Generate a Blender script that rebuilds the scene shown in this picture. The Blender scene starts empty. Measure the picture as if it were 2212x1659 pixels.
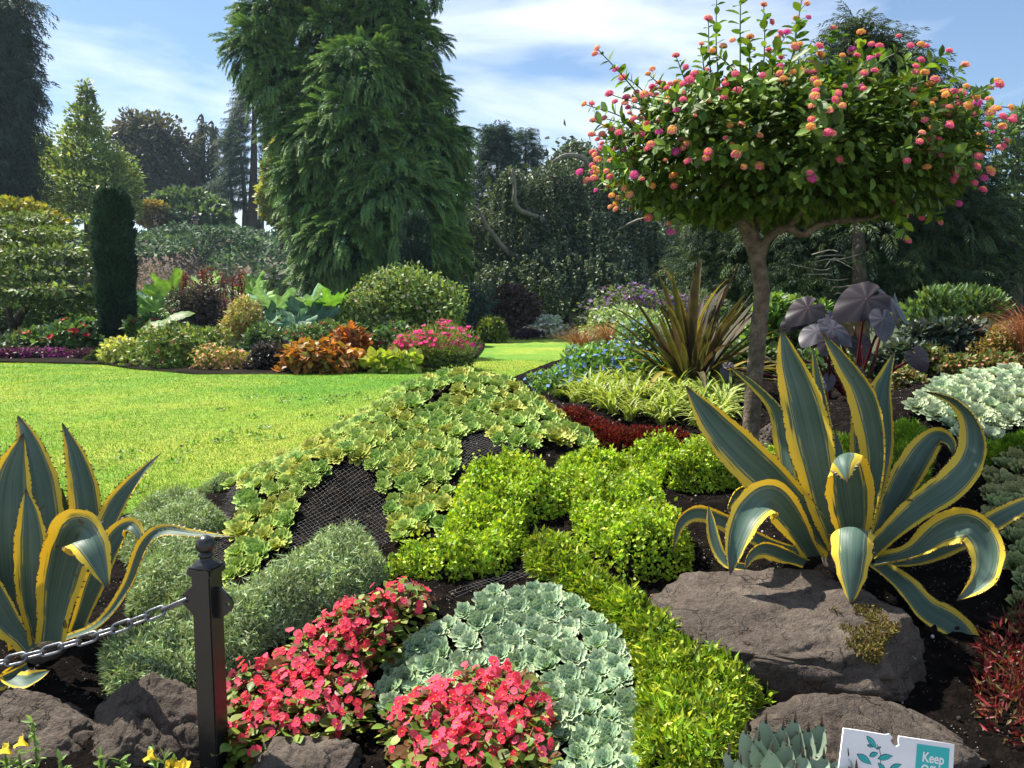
import bpy, math, random
import numpy as np
from mathutils import Vector
R = math.radians
SC = bpy.context.scene
COL = SC.collection
# ------------------------------------------------------------------ camera, sky, sun, exposure
CAM_Z, PITCH, FPX = 1.6, R(6.0), 1664.0          # eye height, tilt below the horizon, focal length for a 2212 px wide picture
cam = bpy.data.cameras.new('camera'); cam.sensor_width = 36.0; cam.lens = 36.0 * FPX / 2212.0
cam.clip_start = 0.05; cam.clip_end = 2000
camo = bpy.data.objects.new('camera', cam); COL.objects.link(camo)
camo.location = (0, 0, CAM_Z); camo.rotation_euler = (R(90) - PITCH, 0, 0)
SC.camera = camo
SUN_EL, SUN_AZ = R(57), R(-56)                    # azimuth from +Y (ahead of the camera) towards +X
sdir = Vector((math.sin(SUN_AZ) * math.cos(SUN_EL), math.cos(SUN_AZ) * math.cos(SUN_EL), math.sin(SUN_EL)))
world = bpy.data.worlds.new('World'); SC.world = world; world.use_nodes = True
wn, wl = world.node_tree.nodes, world.node_tree.links
wn.clear()
sky = wn.new('ShaderNodeTexSky'); sky.sky_type = 'NISHITA'; sky.sun_disc = False
sky.sun_elevation = SUN_EL; sky.sun_rotation = SUN_AZ
sky.air_density = 1.0; sky.dust_density = 0.3; sky.ozone_density = 2.2
tc = wn.new('ShaderNodeTexCoord')
mp = wn.new('ShaderNodeMapping'); mp.inputs['Scale'].default_value = (1.5, 1.2, 3.4); mp.inputs['Rotation'].default_value = (0.35, 0.45, 0.3)
n1 = wn.new('ShaderNodeTexNoise'); n1.inputs['Scale'].default_value = 1.35; n1.inputs['Detail'].default_value = 7; n1.inputs['Roughness'].default_value = 0.52
n1.inputs['Distortion'].default_value = 0.9
cr = wn.new('ShaderNodeValToRGB'); cr.color_ramp.elements[0].position = 0.45; cr.color_ramp.elements[1].position = 0.70
cr.color_ramp.elements[0].color = (0.04, 0.04, 0.04, 1); cr.color_ramp.elements[1].color = (0.92, 0.92, 0.92, 1)
mix = wn.new('ShaderNodeMix'); mix.data_type = 'RGBA'
mix.inputs[7].default_value = (7.9, 8.3, 9.0, 1)
bg = wn.new('ShaderNodeBackground'); bg.inputs['Strength'].default_value = 0.08
wo = wn.new('ShaderNodeOutputWorld')
wl.new(tc.outputs['Generated'], mp.inputs['Vector']); wl.new(mp.outputs[0], n1.inputs['Vector'])
wl.new(n1.outputs['Fac'], cr.inputs['Fac']); wl.new(cr.outputs['Color'], mix.inputs[0])
hs = wn.new('ShaderNodeHueSaturation'); hs.inputs['Saturation'].default_value = 1.1; hs.inputs['Value'].default_value = .9
wl.new(sky.outputs[0], hs.inputs['Color']); wl.new(hs.outputs[0], mix.inputs[6]); wl.new(mix.outputs[2], bg.inputs[0]); wl.new(bg.outputs[0], wo.inputs[0])
sun = bpy.data.lights.new('sun', 'SUN'); sun.energy = 5.0; sun.angle = R(0.5); sun.color = (1.0, 0.94, 0.82)
suno = bpy.data.objects.new('sun', sun); COL.objects.link(suno)
suno.rotation_euler = (-sdir).to_track_quat('-Z', 'Y').to_euler()
vs = SC.view_settings; vs.view_transform = 'Standard'; vs.look = 'None'; vs.exposure = 1.12; vs.gamma = 1.0
SC.render.film_transparent = False
SC.cycles.max_bounces = 6; SC.cycles.diffuse_bounces = 2; SC.cycles.glossy_bounces = 2
SC.cycles.transmission_bounces = 3; SC.cycles.transparent_max_bounces = 4
SC.cycles.use_denoising = True
SC.cycles.caustics_reflective = False; SC.cycles.caustics_refractive = False

# ------------------------------------------------------------------ helpers
rng = np.random.default_rng(7)
CT, ST = math.cos(PITCH), math.sin(PITCH)
def ray(px, py):
    x = (np.asarray(px, float) - 1106.0) / FPX; u = -(np.asarray(py, float) - 829.5) / FPX
    return np.stack([x, CT + u * ST, -ST + u * CT], -1)
def W(px, py, d):
    """point seen at (px, py) of a 2212x1659 picture, standing d metres ahead of the camera"""
    r = ray(px, py); r = r * (np.asarray(d, float)[..., None] / r[..., 1:2])
    return r + np.array([0, 0, CAM_Z])
def on_plane(px, py, z):
    r = ray(px, py); k = (z - CAM_Z) / r[..., 2:3]
    return r * k + np.array([0, 0, CAM_Z])
def unit(v):
    return v / np.maximum(np.linalg.norm(v, axis=-1, keepdims=True), 1e-9)

def build(name, V, F, mat, parent=None, col=None, uv=None, smooth=False):
    """V (n,3); F list of (m,k) index arrays; col (n,3) point colours; uv (n,2) per point"""
    V = np.asarray(V, np.float32)
    if not isinstance(F, list): F = [F]
    F = [np.atleast_2d(np.asarray(f, np.int32)) for f in F if len(f)]
    if parent is not None and parent.name in ORIGIN:
        V = V - np.array(ORIGIN[parent.name], np.float32)
    me = bpy.data.meshes.new(name)
    nl = sum(f.size for f in F); nf = sum(len(f) for f in F)
    me.vertices.add(len(V)); me.vertices.foreach_set('co', V.ravel())
    me.loops.add(nl); me.polygons.add(nf)
    li = np.concatenate([f.ravel() for f in F])
    tot = np.concatenate([np.full(len(f), f.shape[1], np.int32) for f in F])
    st = np.concatenate([[0], np.cumsum(tot)[:-1]]).astype(np.int32)
    me.loops.foreach_set('vertex_index', li); me.polygons.foreach_set('loop_start', st)
    if smooth: me.polygons.foreach_set('use_smooth', np.ones(nf, bool))
    if col is not None:
        a = me.attributes.new('tint', 'FLOAT_COLOR', 'POINT')
        c4 = np.ones((len(V), 4), np.float32); c4[:, :3] = col; a.data.foreach_set('color', c4.ravel())
    if uv is not None:
        u = me.uv_layers.new(name='UVMap'); u.data.foreach_set('uv', np.asarray(uv, np.float32)[li].ravel())
    me.update(calc_edges=True)
    for m in (mat if isinstance(mat, list) else [mat]): me.materials.append(m)
    o = bpy.data.objects.new(name, me); COL.objects.link(o)
    if parent is not None: o.parent = parent
    return o
ORIGIN = {}
def tag(o, label=None, cat=None, group=None, kind=None):
    if label: o['label'] = label
    if cat: o['category'] = cat
    if group: o['group'] = group
    if kind: o['kind'] = kind
    return o
def thing(name, label, cat, loc=(0, 0, 0), group=None):
    o = bpy.data.objects.new(name, None); COL.objects.link(o)
    o.empty_display_size = 0.05
    o.location = tuple(float(v) for v in loc); ORIGIN[o.name] = tuple(float(v) for v in loc)
    return tag(o, label, cat, group)
def copy_tree(o, parent=None):
    c = o.copy(); COL.objects.link(c); c.parent = parent
    for ch in list(o.children): copy_tree(ch, c)
    return c

# leaf templates: x across, y along, z out of the face
def T(v, f): return np.array(v, float), np.array(f, int)
DIAMOND = T([(0, 0, 0), (.5, .42, .06), (0, 1, -.04), (-.5, .42, .06)], [(0, 1, 2), (0, 2, 3)])
OVAL = T([(0, 0, 0), (.36, .22, .04), (.5, .5, .05), (.3, .8, .0), (0, 1, -.1), (-.3, .8, .0), (-.5, .5, .05), (-.36, .22, .04), (0, .5, -.02)],
         [(8, 0, 1), (8, 1, 2), (8, 2, 3), (8, 3, 4), (8, 4, 5), (8, 5, 6), (8, 6, 7), (8, 7, 0)])
NEEDLE = T([(-.5, 0, 0), (.5, 0, 0), (0, 1, 0)], [(0, 1, 2)])
BLADE = T([(-.5, 0, 0), (.5, 0, 0), (.42, .5, .06), (-.42, .5, .06), (0, 1, -.12)], [(0, 1, 2), (0, 2, 3), (3, 2, 4)])
def frame(D, N):
    D = unit(D); S = np.cross(D, N); bad = np.linalg.norm(S, axis=1) < 1e-4
    S[bad] = np.cross(D[bad], np.array([0.3, 0.9, 0.1])); S = unit(S)
    return S, D, np.cross(S, D)
def scatter(tm, P, D, N, L, Wd, C):
    """copies of template tm: positions, along-directions, face normals, lengths, widths, colours -> V, F, col"""
    v, f = tm; n, k = len(P), len(v)
    L = np.broadcast_to(np.asarray(L, float), (n,)); Wd = np.broadcast_to(np.asarray(Wd, float), (n,))
    S, D, Nn = frame(D, N)
    V = P[:, None] + S[:, None] * (v[None, :, 0:1] * Wd[:, None, None]) + (D[:, None] * v[None, :, 1:2] + Nn[:, None] * v[None, :, 2:3]) * L[:, None, None]
    F = f[None] + (np.arange(n) * k)[:, None, None]
    return V.reshape(-1, 3), F.reshape(-1, f.shape[1]), np.repeat(C, k, 0)
def join(parts):
    Vs, Fs, Cs, o = [], {}, [], 0
    for V, F, C in parts:
        Vs.append(V); Cs.append(C)
        for f in (F if isinstance(F, list) else [F]):
            if len(f): Fs.setdefault(f.shape[1], []).append(f + o)
        o += len(V)
    return np.concatenate(Vs), [np.concatenate(x) for x in Fs.values()], np.concatenate(Cs)
def rdir(n, up=0.0):
    d = rng.normal(size=(n, 3)); d[:, 2] += up
    return unit(d)
def pal(n, cols, jit=0.15, w=None):
    """n colours picked from a palette, each varied a little"""
    c = np.array(cols, float)[rng.choice(len(cols), n, p=w)]
    return np.clip(c * (1 + rng.normal(0, jit, (n, 1))) * (1 + rng.normal(0, jit * .35, (n, 3))), 0.002, 0.95)
def tube(pts, rad, seg=8, col=(.1, .08, .06), jit=0.0):
    pts = np.asarray(pts, float); m = len(pts); rad = np.broadcast_to(np.asarray(rad, float), (m,))
    t = np.gradient(pts, axis=0); t = unit(t)
    ref = np.array([0.13, 0.97, 0.2]) if abs(t[0][2]) > .6 else np.array([0, 0, 1.0])
    A = unit(np.cross(t, ref)); B = np.cross(t, A)
    th = np.linspace(0, 2 * np.pi, seg, endpoint=False)
    rr = rad[:, None] * (1 + jit * rng.normal(size=(m, seg)))
    V = pts[:, None] + rr[..., None] * (np.cos(th)[None, :, None] * A[:, None] + np.sin(th)[None, :, None] * B[:, None])
    i = np.arange(m - 1)[:, None] * seg; j = np.arange(seg)[None]
    F = np.stack([i + j, i + (j + 1) % seg, i + seg + (j + 1) % seg, i + seg + j], -1).reshape(-1, 4)
    cap = [np.arange(seg)[None, ::-1], (np.arange(seg) + (m - 1) * seg)[None]]
    return V.reshape(-1, 3), [F] + cap, np.tile(np.array(col, float), (m * seg, 1))
def spline(P, n):
    """smooth curve through control points (Catmull-Rom), n samples"""
    P = np.asarray(P, float); Q = np.vstack([2 * P[0] - P[1], P, 2 * P[-1] - P[-2]])
    s = np.linspace(0, len(P) - 1 - 1e-6, n); i = s.astype(int); t = (s - i)[:, None]
    a, b, c, d = Q[i], Q[i + 1], Q[i + 2], Q[i + 3]
    return .5 * (2 * b + (c - a) * t + (2 * a - 5 * b + 4 * c - d) * t ** 2 + (3 * b - a - 3 * c + d) * t ** 3)
def inpoly(x, y, P):
    ins = np.zeros(len(x), bool); j = len(P) - 1
    for i in range(len(P)):
        xi, yi, xj, yj = P[i][0], P[i][1], P[j][0], P[j][1]
        c = ((yi > y) != (yj > y)) & (x < (xj - xi) * (y - yi) / (yj - yi + 1e-12) + xi)
        ins ^= c; j = i
    return ins
def edge_dist(x, y, P):
    best = np.full(len(x), 1e9); off = np.zeros((len(x), 2)); q = np.stack([x, y], 1)
    for i in range(len(P)):
        a = np.array(P[i][:2]); b = np.array(P[(i + 1) % len(P)][:2]); ab = b - a
        t = np.clip(((q - a) @ ab) / (ab @ ab + 1e-12), 0, 1); e = a + t[:, None] * ab - q
        d = np.linalg.norm(e, axis=1); m = d < best; best[m] = d[m]; off[m] = e[m]
    return best, off

def vnoise(p, s, seed=0):
    """cheap smooth value noise on (n,3) points, -1..1"""
    p = np.asarray(p, float) * s + seed * 17.3
    i = np.floor(p).astype(np.int64); f = p - i; f = f * f * (3 - 2 * f)
    def h(a):
        q = (a[:, 0] * 374761393 + a[:, 1] * 668265263 + a[:, 2] * 2147483647 + seed * 1274126177) & 0xffffffff
        q = ((q ^ (q >> 13)) * 1274126177) & 0xffffffff
        return ((q ^ (q >> 16)) & 0xffff) / 32767.5 - 1
    o = 0
    for dx in (0, 1):
        for dy in (0, 1):
            for dz in (0, 1):
                w = (f[:, 0] if dx else 1 - f[:, 0]) * (f[:, 1] if dy else 1 - f[:, 1]) * (f[:, 2] if dz else 1 - f[:, 2])
                o = o + w * h(i + np.array([dx, dy, dz]))
    return o

# ------------------------------------------------------------------ materials
def new_mat(name):
    m = bpy.data.materials.new(name); m.use_nodes = True
    nt = m.node_tree; nt.nodes.clear()
    return m, nt.nodes, nt.links
def leaf_mat(name, rough=.45, trans=.3, spec=.4, boost=(1.25, 1.2, .55), nscale=14.0, namt=.35):
    """foliage: per-leaf tint attribute, slight mottling, thin translucent blade"""
    m, n, l = new_mat(name)
    at = n.new('ShaderNodeAttribute'); at.attribute_name = 'tint'
    nz = n.new('ShaderNodeTexNoise'); nz.inputs['Scale'].default_value = nscale; nz.inputs['Detail'].default_value = 3
    tcn = n.new('ShaderNodeTexCoord'); l.new(tcn.outputs['Object'], nz.inputs['Vector'])
    mr = n.new('ShaderNodeMapRange'); mr.inputs['From Min'].default_value = .3; mr.inputs['From Max'].default_value = .7
    mr.inputs['To Min'].default_value = 1 - namt; mr.inputs['To Max'].default_value = 1 + namt
    l.new(nz.outputs['Fac'], mr.inputs['Value'])
    vm = n.new('ShaderNodeVectorMath'); vm.operation = 'SCALE'
    l.new(at.outputs['Color'], vm.inputs[0]); l.new(mr.outputs[0], vm.inputs['Scale'])
    p = n.new('ShaderNodeBsdfPrincipled'); p.inputs['Roughness'].default_value = rough
    p.inputs['Specular IOR Level'].default_value = spec
    l.new(vm.outputs[0], p.inputs['Base Color'])
    out = n.new('ShaderNodeOutputMaterial')
    if trans > 0:
        t = n.new('ShaderNodeBsdfTranslucent'); v2 = n.new('ShaderNodeVectorMath'); v2.operation = 'MULTIPLY'
        v2.inputs[1].default_value = boost; l.new(vm.outputs[0], v2.inputs[0]); l.new(v2.outputs[0], t.inputs['Color'])
        mx = n.new('ShaderNodeMixShader'); mx.inputs[0].default_value = trans
        l.new(p.outputs[0], mx.inputs[1]); l.new(t.outputs[0], mx.inputs[2]); l.new(mx.outputs[0], out.inputs[0])
    else: l.new(p.outputs[0], out.inputs[0])
    return m
def solid_mat(name, cols, scale=6.0, rough=.8, bump=.4, bscale=None, metal=0.0, spec=.4, bdist=.02, specks=None, coords='Object', detail=8):
    """procedural surface: noise through a colour ramp, noise bump, optional light specks (colour, scale, threshold)"""
    m, n, l = new_mat(name)
    tcn = n.new('ShaderNodeTexCoord')
    nz = n.new('ShaderNodeTexNoise'); nz.inputs['Scale'].default_value = scale; nz.inputs['Detail'].default_value = detail; nz.inputs['Roughness'].default_value = .62
    l.new(tcn.outputs[coords], nz.inputs['Vector'])
    ramp = n.new('ShaderNodeValToRGB'); e = ramp.color_ramp.elements
    k = len(cols)
    e[0].position = .3; e[0].color = (*cols[0], 1); e[1].position = .7; e[1].color = (*cols[-1], 1)
    for i in range(1, k - 1):
        x = e.new(.3 + .4 * i / (k - 1)); x.color = (*cols[i], 1)
    l.new(nz.outputs['Fac'], ramp.inputs['Fac'])
    p = n.new('ShaderNodeBsdfPrincipled'); p.inputs['Roughness'].default_value = rough; p.inputs['Metallic'].default_value = metal
    p.inputs['Specular IOR Level'].default_value = spec
    src = ramp.outputs['Color']
    if specks:
        vo = n.new('ShaderNodeTexVoronoi'); vo.inputs['Scale'].default_value = specks[1]; l.new(tcn.outputs[coords], vo.inputs['Vector'])
        lt = n.new('ShaderNodeMath'); lt.operation = 'LESS_THAN'; lt.inputs[1].default_value = specks[2]; l.new(vo.outputs['Distance'], lt.inputs[0])
        n2 = n.new('ShaderNodeTexNoise'); n2.inputs['Scale'].default_value = specks[1] * .13; l.new(tcn.outputs[coords], n2.inputs['Vector'])
        g = n.new('ShaderNodeMath'); g.operation = 'GREATER_THAN'; g.inputs[1].default_value = .54; l.new(n2.outputs['Fac'], g.inputs[0])
        mu = n.new('ShaderNodeMath'); mu.operation = 'MULTIPLY'; l.new(lt.outputs[0], mu.inputs[0]); l.new(g.outputs[0], mu.inputs[1])
        mx = n.new('ShaderNodeMix'); mx.data_type = 'RGBA'; mx.inputs[7].default_value = (*specks[0], 1)
        l.new(mu.outputs[0], mx.inputs[0]); l.new(src, mx.inputs[6]); src = mx.outputs[2]
    l.new(src, p.inputs['Base Color'])
    if bump:
        nb = n.new('ShaderNodeTexNoise'); nb.inputs['Scale'].default_value = bscale or scale * 4; nb.inputs['Detail'].default_value = 9; nb.inputs['Roughness'].default_value = .65
        l.new(tcn.outputs[coords], nb.inputs['Vector'])
        b = n.new('ShaderNodeBump'); b.inputs['Strength'].default_value = bump; b.inputs['Distance'].default_value = bdist
        l.new(nb.outputs['Fac'], b.inputs['Height']); l.new(b.outputs[0], p.inputs['Normal'])
    out = n.new('ShaderNodeOutputMaterial'); l.new(p.outputs[0], out.inputs[0])
    return m
M = {}
M['leaf'] = leaf_mat('soft_leaf', .5, .32)
M['lantana'] = leaf_mat('lantana_leaf', .5, .24, .3)
M['gloss'] = leaf_mat('glossy_leaf', .42, .25, .3)
M['matte'] = leaf_mat('matte_leaf', .65, .22, .25)
M['needle'] = leaf_mat('needle_leaf', .6, .2, .25, nscale=3.0)
M['petal'] = leaf_mat('petal', .7, .45, .15, boost=(1.15, 1.0, 1.0), namt=.15)
M['fleshy'] = leaf_mat('succulent_leaf', .55, .16, .2, nscale=30, namt=.12)
M['bark'] = solid_mat('bark', [(.035, .028, .022), (.09, .07, .055), (.16, .13, .10)], 9, .9, .8, 30)
M['smooth_bark'] = solid_mat('smooth_bark', [(.045, .033, .023), (.13, .10, .07), (.24, .19, .13)], 26, .85, 1.0, 75, bdist=.012, specks=((.34, .29, .21), 55, .16))
M['grey_bark'] = solid_mat('grey_bark', [(.13, .115, .10), (.26, .24, .21)], 7, .8, .4, 30)
M['soil'] = solid_mat('garden_soil', [(.003, .0025, .0025), (.009, .007, .006), (.026, .018, .014)], 22, .95, 1.0, 70, spec=.05, bdist=.03, specks=((.42, .38, .34), 95, .13))
M['far_soil'] = solid_mat('far_soil', [(.006, .005, .004), (.02, .016, .01)], 3, .95, .5, 12, spec=.05)
M['far_ground'] = solid_mat('far_ground', [(.03, .045, .012), (.05, .07, .02)], .3, .95, .3, 5)
M['path'] = solid_mat('path_gravel', [(.16, .14, .12), (.3, .27, .24)], 30, .9, .5, 90)
def rock_mat():
    m, n, l = new_mat('weathered_rock'); tcn = n.new('ShaderNodeTexCoord')
    def noise(sc, det=8, r=.6, dist=0):
        z = n.new('ShaderNodeTexNoise'); z.inputs['Scale'].default_value = sc; z.inputs['Detail'].default_value = det; z.inputs['Roughness'].default_value = r; z.inputs['Distortion'].default_value = dist
        l.new(tcn.outputs['Object'], z.inputs['Vector']); return z.outputs['Fac']
    def mrange(v, a, b, c, d):
        k = n.new('ShaderNodeMapRange'); k.inputs['From Min'].default_value = a; k.inputs['From Max'].default_value = b; k.inputs['To Min'].default_value = c; k.inputs['To Max'].default_value = d; l.new(v, k.inputs['Value']); return k.outputs[0]
    def mm(op, a, b):
        k = n.new('ShaderNodeMath'); k.operation = op
        for i, v in enumerate((a, b)):
            if isinstance(v, (int, float)): k.inputs[i].default_value = v
            else: l.new(v, k.inputs[i])
        return k.outputs[0]
    r = n.new('ShaderNodeValToRGB'); e = r.color_ramp.elements; e[0].position = .3; e[0].color = (.058, .046, .038, 1); e[1].position = .72; e[1].color = (.225, .185, .15, 1); x = e.new(.52); x.color = (.125, .10, .082, 1)
    l.new(mm('ADD', mm('MULTIPLY', noise(4.5, 6, .6, .6), .55), mm('MULTIPLY', noise(26, 8, .7), .45)), r.inputs['Fac'])
    vo = n.new('ShaderNodeTexVoronoi'); vo.feature = 'DISTANCE_TO_EDGE'; vo.inputs['Scale'].default_value = 7; wv = n.new('ShaderNodeVectorMath'); wv.operation = 'ADD'
    wn_ = n.new('ShaderNodeTexNoise'); wn_.inputs['Scale'].default_value = 9; wn_.inputs['Detail'].default_value = 5; l.new(tcn.outputs['Object'], wn_.inputs['Vector']); sc_ = n.new('ShaderNodeVectorMath'); sc_.operation = 'SCALE'; sc_.inputs['Scale'].default_value = .22; l.new(wn_.outputs['Color'], sc_.inputs[0]); l.new(tcn.outputs['Object'], wv.inputs[0]); l.new(sc_.outputs[0], wv.inputs[1]); l.new(wv.outputs[0], vo.inputs['Vector'])
    crack = mm('MULTIPLY', mrange(vo.outputs['Distance'], 0, .018, 1, 0), mrange(noise(5, 3), .48, .6, 0, 1))
    grain = mrange(noise(150, 4, .8), .25, .75, .62, 1.4)
    v1 = n.new('ShaderNodeVectorMath'); v1.operation = 'SCALE'; l.new(r.outputs['Color'], v1.inputs[0]); l.new(mm('MULTIPLY', grain, mm('SUBTRACT', 1.0, mm('MULTIPLY', crack, .55))), v1.inputs['Scale'])
    li = mm('MULTIPLY', mrange(noise(38, 5, .7), .62, .68, 0, 1), mrange(noise(6, 3), .5, .6, 0, .75))
    mx = n.new('ShaderNodeMix'); mx.data_type = 'RGBA'; mx.inputs[7].default_value = (.34, .32, .27, 1); l.new(li, mx.inputs[0]); l.new(v1.outputs[0], mx.inputs[6])
    p = n.new('ShaderNodeBsdfPrincipled'); p.inputs['Roughness'].default_value = .88; p.inputs['Specular IOR Level'].default_value = .2; l.new(mx.outputs[2], p.inputs['Base Color'])
    hgt = mm('ADD', mm('MULTIPLY', noise(17, 10, .68, .4), 1.0), mm('ADD', mm('MULTIPLY', noise(75, 8, .7), .35), mm('MULTIPLY', crack, -.35)))
    b = n.new('ShaderNodeBump'); b.inputs['Strength'].default_value = 1.0; b.inputs['Distance'].default_value = .035; l.new(hgt, b.inputs['Height']); l.new(b.outputs[0], p.inputs['Normal'])
    o = n.new('ShaderNodeOutputMaterial'); l.new(p.outputs[0], o.inputs[0]); return m
M['rock'] = rock_mat()
M['iron'] = solid_mat('black_painted_iron', [(.006, .006, .007), (.014, .014, .016)], 8, .32, .15, 60, spec=.6, bdist=.004)
M['steel'] = solid_mat('galvanised_steel', [(.10, .105, .12), (.24, .25, .28)], 30, .38, .3, 90, metal=.75, bdist=.003)
M['wire'] = solid_mat('net_wire', [(.2, .2, .21), (.32, .32, .33)], 40, .5, 0)
# ------------------------------------------------------------------ ground: bed terrain, lawn, far soil, hillside
LAWN_Z = 0.70
_cp = [(-500,1659,1.62),(-100,1659,1.62),(300,1659,1.62),(700,1659,1.62),(1100,1659,1.6),(1500,1659,1.6),(1900,1659,1.6),(2300,1659,1.6),(2700,1659,1.6),
 (-300,1400,2.1),(100,1410,2.1),(350,1500,1.93),(600,1480,1.95),(300,1270,2.5),(480,1110,2.95),(-300,1200,2.75),(0,1180,2.8),(280,1110,3.2),
 (500,1640,1.7),(850,1340,2.12),(970,1290,2.2),(760,1600,1.72),
 (1100,1265,2.3),(1150,1400,2.02),(1280,1640,1.64),(850,1530,1.86),(1050,1235,2.42),(1000,1500,1.86),
 (900,1230,2.42),(1180,1190,2.5),(1400,1210,2.48),(1480,1130,2.65),(1500,1260,2.36),(1610,1055,3.0),(1100,1080,2.85),(1300,1080,2.85),(1420,1050,3.0),
 (1400,1360,2.08),(1700,1490,1.9),(2050,1480,1.95),(2100,1350,2.15),(2212,1600,1.7),(2250,1250,2.3),(2000,1250,2.35),(1800,1215,2.42),
 (1940,895,3.3),(2060,955,3.1),(2180,800,3.75),(2350,800,3.75),(2050,850,3.5),(1980,1010,3.0),(2150,1010,2.95),(2150,1060,2.8),
 (1900,870,3.85),(1700,900,3.75),(1450,880,4.05),(1300,925,3.75),(1540,965,3.4),(1500,850,4.7),(1850,850,4.7),(1300,840,4.65),(2150,800,4.6),
 (1000,815,3.75),(900,840,3.65),(800,905,3.5),(650,1000,3.2),(500,1080,3.0),(1150,860,3.75),(1280,970,3.5),(1000,905,3.45),(960,1010,3.1),
 (900,1170,2.66),(720,1120,2.78),(760,990,3.05),(1030,980,3.12),(600,1085,2.85),(530,1235,2.45),(1200,960,3.3),(1165,980,3.2),
 (1230,770,8.0),(1160,830,5.2)]
_cp = np.array(_cp, float); _cw = W(_cp[:, 0], _cp[:, 1], _cp[:, 2])
_ex = np.array([(-2.2,3.5,.62),(-1.2,4.0,.6),(-.6,4.6,.6),(0,5,.6),(0.1,6.5,.6),(-3.2,3.2,.6),(-3.2,6,.6),(0,9,.6),(.45,9.5,.62),(-1.5,7,.6),
 (1.5,7,1.05),(2.5,6.5,1.1),(4,3,1.15),(4,6,1.15),(3.5,9,1.0),(1.8,9,1.0),(4,1.5,.7),(-3,1.5,.55),(-3,2.4,.6)])
_pw = np.vstack([_cw, _ex]); _xy = _pw[:, :2]
def _phi(r): return np.where(r > 1e-9, r * r * np.log(np.maximum(r, 1e-9)), 0)
_n = len(_xy); _A = np.zeros((_n + 3, _n + 3))
_A[:_n, :_n] = _phi(np.linalg.norm(_xy[:, None] - _xy[None], axis=-1)) + np.eye(_n) * .004
_A[:_n, _n:] = np.hstack([np.ones((_n, 1)), _xy]); _A[_n:, :_n] = _A[:_n, _n:].T
_cf = np.linalg.solve(_A, np.concatenate([_pw[:, 2], np.zeros(3)]))
def H(x, y):
    """height of the planting bed"""
    x = np.asarray(x, float); y = np.asarray(y, float); sh = x.shape; q = np.stack([x.ravel(), y.ravel()], 1); out = []
    for c in np.array_split(q, max(1, len(q) // 20000)):
        out.append(_phi(np.linalg.norm(c[:, None] - _xy[None], axis=-1)) @ _cf[:_n] + _cf[_n] + c @ _cf[_n + 1:])
    return np.concatenate(out).reshape(sh)
def HN(x, y, e=.02):
    gx = (H(x + e, y) - H(x - e, y)) / (2 * e); gy = (H(x, y + e) - H(x, y - e)) / (2 * e)
    return unit(np.stack([-gx, -gy, np.ones_like(gx)], -1))
def hit(px, py, up=0.0, dmax=9.0):
    """where the ray through a pixel meets the bed (raised by up)"""
    r = ray(px, py); r = r / r[1]; d = np.linspace(1.3, 9, 1600)
    P = r[None] * d[:, None] + np.array([0, 0, CAM_Z]); g = H(P[:, 0], P[:, 1]) + up
    k = np.argmax(P[:, 2] < g)
    if P[k, 2] >= g[k] or d[k] > dmax:      # the ray clears the bed: take the crest it passes closest to
        k = np.argmin(np.where((d < min(dmax, 5.0)) & (d > 2.0), P[:, 2] - g, 9))
    return P[k]
def wpoly(pts, top=.1, dmax=9.0):
    """pixel outline -> world outline; a third entry marks an outline point that is the top of the planting"""
    out = []
    for p in pts:
        q = hit(p[0], p[1], top if len(p) > 2 else 0.0, dmax); out.append((q[0], q[1]))
    return out

def grid_mesh(name, xs, ys, zf, mat, keep=None, smooth=True):
    X, Y = np.meshgrid(xs, ys); Z = zf(X, Y); ny, nx = X.shape
    i = (np.arange(ny - 1)[:, None] * nx + np.arange(nx - 1)[None]).ravel()
    F = np.stack([i, i + 1, i + nx + 1, i + nx], 1)
    V = np.stack([X.ravel(), Y.ravel(), Z.ravel()], 1)
    if keep is not None: F = F[keep(V[F].mean(1))]
    return build(name, V, F, mat, smooth=smooth)
def soil_z(X, Y):
    q = np.stack([X.ravel(), Y.ravel(), np.zeros(X.size)], 1)
    return H(X, Y) + (.012 * vnoise(q, 14, 1) + .008 * vnoise(q, 33, 2) + .006 * vnoise(q, 70, 3)).reshape(X.shape)
tag(grid_mesh('flower_bed_soil', np.arange(-3.1, 4.0, .022), np.arange(1.5, 9.3, .022), soil_z, M['soil']), kind='structure')
# path in front of the bed, ground to the horizon
tag(build('path', [(-9, -6, 0), (9, -6, 0), (9, 1.62, 0), (-9, 1.62, 0)], [[(0, 1, 2, 3)]], M['path']), kind='structure')
def gz(X, Y): return np.where(Y < 2.0, .3, .62) + np.clip((Y - 22) / 60, 0, 1) * .6
tag(grid_mesh('ground', np.concatenate([[-900, -300, -120], np.linspace(-60, 60, 25), [120, 300, 900]]), np.array([1.8, 2.2, 6, 12, 18, 22, 26, 32, 40, 60, 85, 150, 400, 900]), gz, M['far_ground']), kind='structure')
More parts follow.
